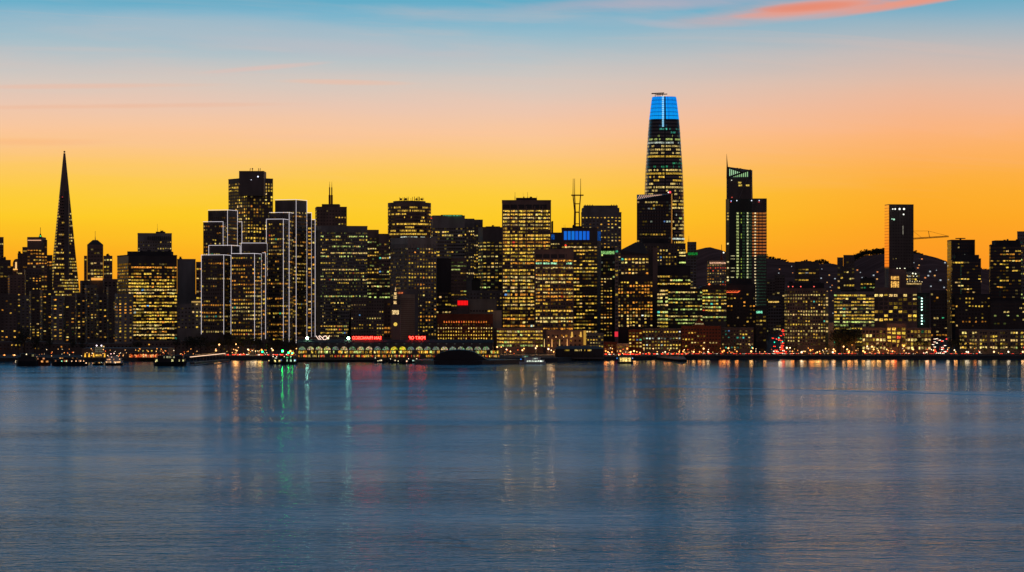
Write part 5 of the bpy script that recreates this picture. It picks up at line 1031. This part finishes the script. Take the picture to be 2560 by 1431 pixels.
# ------------------------------------------------------------------ boats
def boat(name, label, px, D, L, spec, cat='boat'):
    rt = thing(name, label, cat, (X_(px, D), D, 0)); x0 = X_(px, D); b_ = spec.get('beam', 5)
    hh = spec.get('hull', 1.6); q = MB(); n_ = 10; lo, hi = [], []
    for i in range(n_ + 1):
        t_ = i / n_; wv = b_ / 2 * (min(1, (1 - abs(2 * t_ - 1)) * 3.2) ** .6 if 0 < t_ < 1 else 0.02); xx = x0 - L / 2 + L * t_; sh = hh + .7 * abs(2 * t_ - 1) ** 3
        lo.append((xx * .97 + x0 * .03, wv * .7)); hi.append((xx, wv, sh))
    for i in range(n_):
        for sg in (-1, 1):
            a_, c_ = Vector((lo[i][0], D + sg * lo[i][1], -.3)), Vector((lo[i + 1][0], D + sg * lo[i + 1][1], -.3)); d_, e_ = Vector((hi[i][0], D + sg * hi[i][1], hi[i][2])), Vector((hi[i + 1][0], D + sg * hi[i + 1][1], hi[i + 1][2]))
            q.quad(a_, c_, e_, d_) if sg < 0 else q.quad(c_, a_, d_, e_)
        q.quad(Vector((hi[i][0], D - hi[i][1], hi[i][2] - .1)), Vector((hi[i + 1][0], D - hi[i + 1][1], hi[i + 1][2] - .1)), Vector((hi[i + 1][0], D + hi[i + 1][1], hi[i + 1][2] - .1)), Vector((hi[i][0], D + hi[i][1], hi[i][2] - .1)))
    q.build('hull', spec.get('hm', 'hull'), rt)
    zz = hh
    for k, (t0, t1, h_, mat, col, p_) in enumerate(spec['decks']):
        xa, xb = x0 - L / 2 + L * t0, x0 - L / 2 + L * t1; bb = b_ * .42 * (1 - .12 * k); q = MB(); q.prism([(xa + .8, D - bb), (xb - .3, D - bb), (xb, D), (xb - .3, D + bb), (xa + .8, D + bb), (xa, D)], zz, zz + h_); q.build('cabin', mat, rt)
        q = MB(); q.box(xa - .3, xb + .4, D - bb - .3, D + bb + .3, zz + h_, zz + h_ + .18); q.build('deck_roof', mat, rt)
        if col:
            q = MB(); x = xa + 1
            while x < xb - 1.5:
                w_ = random.uniform(.9, 2.2)
                if random.random() < p_: kk = random.uniform(.5, 1.3); q.quad(Vector((x, D - bb - .05, zz + .5)), Vector((x + w_ * .8, D - bb - .05, zz + .5)), Vector((x + w_ * .8, D - bb - .05, zz + h_ * .82)), Vector((x, D - bb - .05, zz + h_ * .82)), 0, tuple(v * kk for v in col))
                x += w_
            if q.v: q.build('cabin_window', 'lit', rt)
        zz += h_ + .18
    if spec.get('mast', 1): q = MB(); q.tube((x0 + L * .1, D, zz), (x0 + L * .1, D, zz + spec.get('mh', 3)), .12, n=5); q.build('mast', 'metal', rt)
    for (dx, dz, r_, col) in spec.get('lamps', ()): q = MB(); q.ball((x0 + dx, D - b_ * .45, dz), r_, 0, col, 7, 4); q.build('deck_lamp', 'lamp', rt)
    return rt
random.seed(66)
boat('ferry', 'big black unlit ferry hull at the far left of the waterfront', 68, 1925, 18, dict(beam=7, hull=3.8, decks=[(.08, .95, 3.2, 'hull', None, 0), (.2, .85, 2.4, 'hull', (.5, .45, .2), .12)], lamps=[(0, 9.4, .45, (2.5, 1.9, 1.1)), (-8.5, 4.2, .3, (1.6, 1.2, .7)), (-8.8, 3.2, .3, (1.6, 1.3, .8))]), 'ferry')
boat('sightseeing_boat', 'small boat with amber lamps moored right beside the big black ferry', 106, 1935, 13, dict(beam=5, hull=2.2, hm='brick', decks=[(.05, .9, 2.2, 'brick', (1.1, .45, .12), .5), (.1, .7, 2.0, 'brick', (1.2, .5, .2), .5)], lamps=[(-5, 4, .35, (2.6, 1.4, .6)), (-4, 4, .35, (2.6, 1.4, .6)), (-4, 7, .35, (2.4, 1.2, .5)), (-2, 9, .2, (2, .6, .2)), (0, 9.3, .2, (2, .6, .2)), (2, 9.4, .2, (2, 1.2, .6))]))
boat('excursion_boat', 'long low dark excursion boat with a line of green and white deck lamps', 175, 1925, 30, dict(beam=7, hull=3.0, decks=[(.08, .86, 2.2, 'hull', (.5, .2, .08), .4), (.2, .7, 1.6, 'hull', (.9, .4, .12), .4)], lamps=[(-6, 3.9, .36, (.9, 2.6, 1.4)), (-2.4, 3.9, .36, (1.2, 2.8, 1.5)), (2.0, 3.9, .34, (2.6, 1.5, .8)), (5.4, 3.9, .34, (2.4, 1.4, .7)), (9, 3.9, .34, (2.6, 1.5, .8)), (11.6, 4, .34, (2.6, 1.4, .7)), (13.5, 2.4, .4, (2.8, 1.7, .9))]))
boat('paddle_boat', 'bright decked party boat lit warm on three decks near the arched portal', 285, 1940, 15, dict(beam=6, hull=1.8, decks=[(.03, .97, 1.9, 'white', (1.3, .7, .3), .6), (.08, .9, 1.8, 'white', (1.2, .55, .22), .55), (.2, .7, 1.6, 'white', (1.4, .8, .5), .5)], lamps=[(-2, 9.5, .35, (3.4, 1.8, 1.8)), (0.5, 9.8, .35, (3.4, 2.2, 1.8)), (-4, 7.5, .25, (2, .8, .3)), (5, 5.2, .3, (2.4, 1.2, .5)), (4, 7.3, .25, (2.4, 1.4, .6)), (1.6, 2.2, .3, (2, 1.8, 1.4))]))
boat('small_boat', 'little boat with a few warm lamps between excursion boat and party boat', 245, 1945, 9, dict(beam=3.5, hull=1.2, decks=[(.2, .8, 1.7, 'hull', (1, .5, .15), .5)], lamps=[(-4, 1.8, .25, (2.2, 1.0, .4)), (3, 2.4, .22, (1.2, 1.4, .9))]))
boat('ferry', 'dark double deck ferry with three groups of pale lit windows at the pier', 425, 1930, 27, dict(beam=9, hull=3.0, decks=[(.05, .95, 2.6, 'hull', (.85, .8, .32), .55), (.12, .9, 2.4, 'hull', (.35, .33, .18), .35)], lamps=[(-11, 3.4, .3, (2, 1.4, .6))]), 'ferry')
root = thing('lit_gangway', 'long sloping gangway roof edged with a warm glowing line', 'gangway', (X_(520, 1960), 1960, 0)); q = MB(); a_, b_ = P(475, 893, 1945), P(563, 884, 2060)
q.tube(a_, b_, .28, 0, (1.5, .95, .6), n=5); q.build('edge_light', 'lamp', root); q = MB()
q.prism([(a_.x, 1944), (a_.x + 4, 1942), (b_.x + 4, 2060), (b_.x, 2062)], 0.8, 2.6); q.build('deck', 'dark', root); q = MB()
for i in range(12): c = a_.lerp(b_, i / 11); q.tube((c.x, c.y, 2.5), (c.x, c.y, c.z), .12, n=4)
q.build('post', 'metal', root)
for i in range(16): c = a_.lerp(b_, .16 + i * .035); q = MB(); q.ball((c.x, c.y - .5, c.z + 1.2), .16, 0, (1.6, .8, .3), 6, 4); q.build('lamp', 'lamp', root)
boat('ferry', 'small working boat with yellow cabin windows left of the green lamped ferry', 688, 1985, 12, dict(beam=5, hull=1.4, decks=[(.05, .9, 2.6, 'hull', (1.5, 1.2, .4), .45), (.3, .7, 1.8, 'hull', (1, 1, .8), .3)], lamps=[(-1.5, 6.4, .35, (3, 2.6, 1.8)), (1.5, 6.4, .3, (2.8, 2.2, 1.6)), (-5, 3, .4, (1.8, 1.4, .4)), (4, 3, .4, (1.8, 1.4, .4))]), 'work boat')
boat('ferry', 'ferry with bright green top lamps and blue hull lights left of the arcade hall', 722, 1982, 14, dict(beam=5.5, hull=1.8, decks=[(.05, .95, 2.6, 'hull', (.8, 1.2, .8), .3), (.2, .8, 2, 'hull', (.2, 1.4, .5), .35)], lamps=[(-5, 11, .75, (.4, 60, 5)), (0, 9.6, .6, (.4, 50, 4)), (3, 9.2, .5, (.4, 45, 4)), (-3.5, 6.4, .3, (2.6, 2.4, 1.4)), (5.5, 3.6, .4, (.1, .4, 2.2)), (-6, 3.6, .3, (.15, .5, 2.0)), (2, 6.6, .3, (2.6, 2, 1.2))]), 'ferry')
for i, (x, lb, Dd_) in enumerate(((950, 'small boat with white lamps moored under the left neon sign', 2040), (985, 'little tender with bright lamps below the clock tower', 2035), (1012, 'small dark boat with one red white lamp right below the clock tower', 2010), (1045, 'low glass roofed launch with greenish cabin next to the black pontoon', 2030))):
    boat('small_boat', lb, x, Dd_, 10 if i < 3 else 16, dict(beam=3.6, hull=1.1, decks=[(.15, .85, 1.9, 'hull', (.5, .75, .6) if i == 3 else (1.3, 1.0, .6), .5)], lamps=[(random.uniform(-4, 4), 3.2 + random.random(), .3, (3, 2.4, 1.6)), (random.uniform(-4, 4), 1.6, .3, (2.4, 2.2, 1.2) if i != 2 else (2.6, .5, .4))]))
boat('yacht', 'white motor yacht with brightly lit saloon, moving right of the black pontoon', 1331, 1985, 22, dict(beam=6, hull=1.5, hm='white', decks=[(.2, .95, 2.0, 'white', (1.5, 1.7, 1.4), .8), (.2, .8, 1.8, 'white', (.6, .7, .6), .6), (.12, .34, 1.6, 'white', (.1, .3, .2), .4)], lamps=[(-9.5, 4.2, .45, (.1, .5, 1.8)), (-6, 6.2, .2, (2, 2, 1))]), 'yacht')
r = boat('lit_ferry', 'boxy ferry glowing yellow from its open stern, before the amber shop front', 1563, 2010, 14, dict(beam=7, hull=1.2, decks=[(.1, .9, 4.6, 'beige', (1.8, 1.25, .35), .95)], lamps=[(-7, 4.6, .35, (.2, .8, 2.2)), (-5.5, 7.2, .5, (2.2, 1.6, .5)), (6, 4.6, .35, (.8, 1.2, 2.2))]), 'ferry')

# ------------------------------------------------------------------ trees
def tree_mesh(h, r_, seed, palm=False):
    rd = random.Random(seed); t_ = MB(); t_.tube((0, 0, 0), (rd.uniform(-.2, .2), 0, h * .5), h * .035, n=6, r2=h * .02)
    br = []
    for i in range(6): a_ = rd.random() * 6.28; e_ = Vector((math.cos(a_) * r_ * .55, math.sin(a_) * r_ * .55, h * rd.uniform(.6, .85))); t_.tube((0, 0, h * rd.uniform(.35, .5)), e_, h * .015, n=4, r2=h * .006); br.append(e_)
    c_ = MB()
    cl = [Vector((rd.gauss(0, r_ * .42), rd.gauss(0, r_ * .42), h * rd.uniform(.42, .95))) for _ in range(16)] + br
    for p in cl:
        k = 1.15 - abs(p.z / h - .65) * 1.2
        for _ in range(34):
            q_ = p + Vector((rd.gauss(0, r_ * .2 * k), rd.gauss(0, r_ * .2 * k), rd.gauss(0, h * .05))); s_ = rd.uniform(.18, .5); n_ = Vector((rd.gauss(0, 1), rd.gauss(0, 1), rd.gauss(0, 1))).normalized(); u = n_.orthogonal().normalized() * s_; v = n_.cross(u).normalized() * s_ * .6
            c_.quad(q_ - u, q_ - v, q_ + u, q_ + v)
    return t_, c_
random.seed(77)
protos = []
def mk_tree(name, label, px, D, h, r_, seed, group=None, zb=3):
    rt = thing(name, label, 'tree', (X_(px, D), D, zb), group); t_, c_ = tree_mesh(h, r_, seed)
    for q_, nm, mt in ((t_, 'trunk', 'bark'), (c_, 'crown', 'leaf')):
        q_.v = [v if isinstance(v, Vector) else Vector(v) for v in q_.v]; q_.v = [v + ORG[rt.name] for v in q_.v]; q_.build(nm, mt, rt)
    return rt
for s_ in range(4): protos.append(mk_tree('tree', 'dark leafy street tree under the left foot of the outlined towers', 520 + s_ * 17, 2225 + s_ * 6, 13 + s_ * 1.5, 5.5, 100 + s_, 'dark trees along the waterfront road'))
def dup(root, loc, label=None, group=None, sc_=1.0, rz=0):
    r_ = root.copy(); C.objects.link(r_); r_.location = loc; r_.scale = (sc_,) * 3; r_.rotation_euler = (0, 0, rz)
    if label: r_['label'] = label
    if group: r_['group'] = group
    for ch in root.children:
        c_ = ch.copy(); C.objects.link(c_); c_.parent = r_
        for g_ in ch.children: d_ = g_.copy(); C.objects.link(d_); d_.parent = c_
    return r_
TP = [(588, 1.1), (606, 1.3), (622, 1.1), (640, 1.0), (672, .9), (688, .9), (700, 1.2), (722, 1.0), (736, .8), (480, 1.2), (462, 1.1), (440, 1.0), (500, 1.4), (340, .9), (170, .9), (60, 1.5), (40, 1.2), (78, 1.1), (210, .8), (120, .9)]
for i, (x, s_) in enumerate(TP): dup(protos[i % 4], (X_(x, 2235), 2232 + (i * 7) % 25, 3), ('dark tree among the grove under the outlined towers' if 560 < x < 745 else 'dark tree behind the pier sheds on the left shore'), None, s_, i)
for i, x in enumerate((1745, 1795, 1802, 1845, 1905, 1990, 2075, 2092, 2100, 2104, 2109, 2118, 2124, 2128, 2135, 2139, 2150, 2185, 2200, 2300, 2312, 2385, 2405, 2420, 2440, 2470, 2500, 2530, 2550)):
    big = 1.55 if 2090 < x < 2140 else (1.1 if x in (2300, 2312, 2385, 2405) else random.uniform(.45, .75))
    dup(protos[i % 4], (X_(x, 2262), 2262 + (i * 5) % 14, 3), 'tall bushy tree before the yellow striped office' if big == 1.55 else 'dark promenade tree before the street lamps on the right shore', 'trees on the right promenade' if big < 1.5 else 'big trees before the striped office', big, i)

# ------------------------------------------------------------------ street lamps
random.seed(88)
def mk_lamp(label, px, py, D, col, r_, group):
    zl = zt(py, D); rt = thing('street_lamp', label, 'street lamp', (X_(px, D), D, 3), group); x = X_(px, D)
    q = MB(); q.tube((x, D, 3), (x, D, zl), .13, n=5, r2=.08); q.build('post', 'metal', rt); q = MB(); q.ball((x, D, zl), r_, 0, col, 7, 4); q.build('lamp_head', 'lamp', rt)
    if r_ > .4 and random.random() < .85: ld = bpy.data.lights.new('lamp_light', 'POINT'); ld.energy = random.uniform(350, 1300) * (2.2 if 1240 < px < 1400 else 1); ld.color = (1, col[1] / col[0] * .8, col[2] / col[0] * .6); ld.shadow_soft_size = 1.8; lo_ = bpy.data.objects.new('lamp_light', ld); C.objects.link(lo_); lo_.parent = rt; lo_.location = (0, -1, zl - 3)
    return rt
SL = [(1243, 868), (1253, 868), (1266, 874), (1276, 879), (1306, 876), (1310, 872), (1339, 871), (1342, 866), (1371, 873), (1378, 876), (1384, 880), (1514, 878), (1520, 880), (1530, 881), (1551, 878), (1568, 872), (1576, 881), (1585, 878), (1592, 880), (1600, 882), (1633, 872), (1663, 880),
      (1698, 880), (1708, 879), (1734, 880), (1749, 880), (1759, 872), (1770, 880), (1806, 880), (1810, 877), (1821, 871), (1842, 879), (1878, 879), (1882, 871), (1967, 870), (1975, 870), (1981, 879), (2012, 879), (2026, 876), (2004, 881), (2043, 881), (2049, 879), (2064, 872), (2082, 881), (2084, 874), (2088, 878), (2109, 867), (2118, 874), (2123, 878), (2122, 881),
      (2158, 878), (2162, 881), (2168, 866), (2180, 867), (2184, 874), (2196, 877), (2198, 881), (2217, 874), (2221, 877), (2232, 878), (2259, 866), (2260, 877), (2283, 874), (2317, 881), (2334, 876), (2386, 876), (2389, 880), (2416, 880), (2420, 881), (2449, 881), (2485, 880), (2521, 880), (2557, 880),
      (11, 889), (36, 889), (540, 877), (548, 862), (590, 861), (620, 874), (622, 876), (654, 875), (679, 872), (682, 876), (741, 872), (592, 877), (726, 878)]
for i, (x, y) in enumerate(SL):
    D = random.choice((2248, 2255, 2270)) if x > 1240 else 2205; col = random.choice(((3.6, 1.5, .35), (3.8, 1.8, .6), (3.2, 1.0, .2), (3.8, 2.6, 1.4), (3.4, 1.7, .5)))
    if x > 2400: col = random.choice(((3.2, 2.6, 1.7), (3.4, 1.9, .8)))
    side = 'left of the arcade hall' if x < 760 else ('beside the pier shed' if x < 1520 else ('along the central promenade' if x < 1920 else 'along the right promenade'))
    mk_lamp('glowing street lamp on a thin post ' + side, x, y, D, col, random.choice((.5, .6, .75, .85)), 'street lamps ' + side)
for i in range(170):
    x = random.choice((random.uniform(1400, 2340), random.uniform(1500, 2150), random.uniform(1240, 2556), random.uniform(565, 742))); y = 886 - abs(random.gauss(0, 8)); D = random.uniform(2246, 2275) if x > 1400 else random.uniform(2206, 2236)
    col = random.choice(((2.6, .9, .16), (2.2, .6, .1), (2.8, 1.3, .4), (2.4, .3, .06), (2.6, 2.0, 1.2), (2.0, 1.2, .3)))
    side = 'left of the arcade hall' if x < 760 else ('beside the pier shed' if x < 1520 else ('along the central promenade' if x < 1920 else 'along the right promenade'))
    mk_lamp('small low lamp glowing among the traffic ' + side, x, min(y, 884.5), D, col, random.uniform(.25, .45), 'small lamps ' + side)
for i in range(75):
    x = random.choice((random.uniform(2, 560), random.uniform(100, 330), random.uniform(330, 480))); y = random.uniform(872, 891); col = random.choice(((2.6, .9, .16), (2.8, 1.3, .4), (2.4, .3, .06), (2.6, 2.0, 1.2), (1.6, .5, .1)))
    mk_lamp('small warm lamp glowing on the left waterfront behind the moored boats', x, y, random.uniform(2096, 2106) if x < 190 or x > 430 else 2096, col, random.uniform(.22, .4), 'small lamps on the left waterfront')
# traffic signals
for i, (x, y, c, lb) in enumerate(((1947, 845, (.05, 1.6, 1.1), 'teal traffic signal high in the street gap'), (1956, 855, (.05, 1.6, 1.1), 'teal traffic signal at the right side of the street gap'), (1936, 856, (.05, 1.6, 1.0), 'teal traffic signal at the left side of the street gap'), (1941, 848, (2.2, .15, .12), 'red traffic signal high in the street gap'), (1925, 870, (2.2, .15, .12), 'red traffic signal low at the street mouth'), (1237, 882, (.8, 1.6, .2), 'green yellow signal right of the arcade hall'), (2366, 848, (2, .1, .1), 'red signal by the right street mouth'), (656, 880, (.1, 25, 4), 'green signal among the trees left of the hall'))):
    D = 2600 if 1900 < x < 2000 else 2240; rt = thing('traffic_signal', lb, 'traffic light', (X_(x, D), D, 3)); q = MB(); q.tube((X_(x, D), D, 3), (X_(x, D), D, zt(y, D)), .12, n=5); q.build('post', 'metal', rt); q = MB(); q.box(X_(x, D) - .5, X_(x, D) + .5, D, D + .5, zt(y, D) - 1.2, zt(y, D) + 1.2); q.build('housing', 'black', rt); q = MB(); q.ball((X_(x, D), D - .3, zt(y, D)), .7, 0, c, 7, 4); q.build('signal_light', 'lamp', rt)
# ------------------------------------------------------------------ cars
def car(loc, heading, label, group, red=True):
    rt = thing('car', label, 'car', (0, 0, 0), group); q = MB(); body = [(-2.2, .3), (2.2, .3), (2.25, .85), (1.3, .95), (.7, 1.45), (-1.1, 1.48), (-1.9, 1.0), (-2.25, .9)]
    a_ = [Vector((x, -.85, z_)) for x, z_ in body]; b_ = [Vector((x, .85, z_)) for x, z_ in body]; q.poly(a_); q.poly(b_[::-1])
    for i in range(8): j = (i + 1) % 8; q.quad(a_[i], b_[i], b_[j], a_[j])
    q.build('body', 'metal' if red else 'black', rt)
    q = MB(); q.quad(Vector((-1.0, -.87, 1.0)), Vector((.8, -.87, 1.0)), Vector((.6, -.87, 1.38)), Vector((-.9, -.87, 1.38))); q.build('side_window', 'glass', rt)
    for x in (-1.4, 1.4):
        for y in (-.8, .8): q = MB(); q.tube((x, y - .1, .32), (x, y + .1, .32), .32, n=10); q.build('wheel', 'black', rt)
    for y in (-.6, .6):
        q = MB(); q.ball((-2.28, y, .75), .38, 0, (4.5, .18, .06), 6, 4); q.build('tail_light', 'lamp', rt); q = MB(); q.ball((2.28, y, .7), .3, 0, (4.2, 3.6, 2.6), 6, 4); q.build('headlight', 'lamp', rt)
    rt.location = loc; rt.rotation_euler = (0, 0, heading); return rt
c0 = car((X_(1722, 2246), 2246, 3.0), .9, 'car with glowing tail lights on the waterfront road', 'cars on the waterfront road'); first = True
for i in range(165):
    x = random.choice((random.uniform(1400, 1920), random.uniform(1560, 2000), random.uniform(1960, 2560), random.uniform(560, 740))); D = random.uniform(2244, 2252) if x > 1600 else random.uniform(2200, 2225)
    if x < 1600 and x > 1240: D = random.uniform(2222, 2240)
    dup(c0, (X_(x, D), D, 3.0), 'car with glowing tail lights on the waterfront road', 'cars on the waterfront road', 1.0, random.choice((.9, 1.2, 1.57, 2.0, .6, 1.4, -1.2)))
for (xa, xb, xc_, n_, hd) in ((1915, 1955, 1965, 55, 1.57), (2345, 2352, 2395, 40, -1.5)):
    for i in range(n_):
        t_ = random.random() ** 1.6; D = 2250 + t_ * 900; xx = (xb if xa < 2000 else 2350) + (1 - t_ * .55) * random.gauss(-4, 15) + t_ * (10 if xa < 2000 else -10)
        lb = 'car queuing with red tail lights up the central street gap' if xa < 2000 else 'car with bright headlights in the right street gap'
        dup(c0, (X_(xx, D), D, 3.0 + t_ * 17), lb, 'cars in the central street' if xa < 2000 else 'cars in the right street', 1.15, (hd if random.random() < (.85 if xa < 2000 else .55) else -hd) + random.uniform(-.2, .2))
for x0, x1, nm in ((1912, 1975, 0), (2325, 2402, 1)):
    q = MB(); a_ = [(X_(x0, 2250), 2250, 3.02), (X_(x1, 2250), 2250, 3.02), (X_((x0 + x1) / 2 + 16, 3150), 3150, 19), (X_((x0 + x1) / 2 - 12, 3150), 3150, 19)]; q.quad(*[Vector(v) for v in a_]); tag(q.build('road', 'asphalt'), kind='structure')
# hillside houses with a lit window
def house(px, D, z_):
    rt = thing('hillside_house', 'tiny lit house on the far dark hillside', 'house', (0, 0, 0), 'lit houses on the far hillside'); q = MB(); q.box(-5, 5, -4, 4, -4, 6); q.build('wall', 'grey', rt)
    q = MB(); q.poly([Vector((-5.4, -4.4, 6)), Vector((5.4, -4.4, 6)), Vector((0, -4.4, 9))]); q.poly([Vector((5.4, 4.4, 6)), Vector((-5.4, 4.4, 6)), Vector((0, 4.4, 9))]); q.quad(Vector((-5.4, -4.4, 6)), Vector((0, -4.4, 9)), Vector((0, 4.4, 9)), Vector((-5.4, 4.4, 6))); q.quad(Vector((0, -4.4, 9)), Vector((5.4, -4.4, 6)), Vector((5.4, 4.4, 6)), Vector((0, 4.4, 9))); q.build('roof', 'roof', rt)
    q = MB(); q.quad(Vector((-2.2, -4.2, 1)), Vector((2.2, -4.2, 1)), Vector((2.2, -4.2, 4.5)), Vector((-2.2, -4.2, 4.5)), 0, random.choice(((.8, .4, .12), (.7, .5, .3), (.8, .25, .08), (.45, .5, .55)))); q.build('window', 'lamp', rt); return rt
hp = [house(0, 0, 0) for _ in range(4)]
def hillz(px, D):
    sh = math.sin(min(1, (D - 5200) / 2800) * math.pi / 2) ** 1.3; return 3 + max(0, zt(ry(px), 8000) - 3) * sh
k_ = 0
for i in range(160):
    if i < 85: px = random.uniform(1716, 2350)
    else: px = random.choice((random.gauss(2060, 22), random.gauss(2210, 30), random.gauss(2310, 26), random.gauss(1950, 25), random.uniform(2440, 2480)))
    D = 5600 + random.random() * 1500; sx = px; X = (px - HX) * 8000 / F + (D - 8000) * (px - HX) / F * .4; pz = hillz(px, D) + 1
    loc = (X, D - 4, pz)
    if i < 4: hp[i].location = loc
    else: dup(hp[i % 4], loc, None, None, random.choice((.5, .6, .8, 1.0)))
print('objects', len(bpy.data.objects))
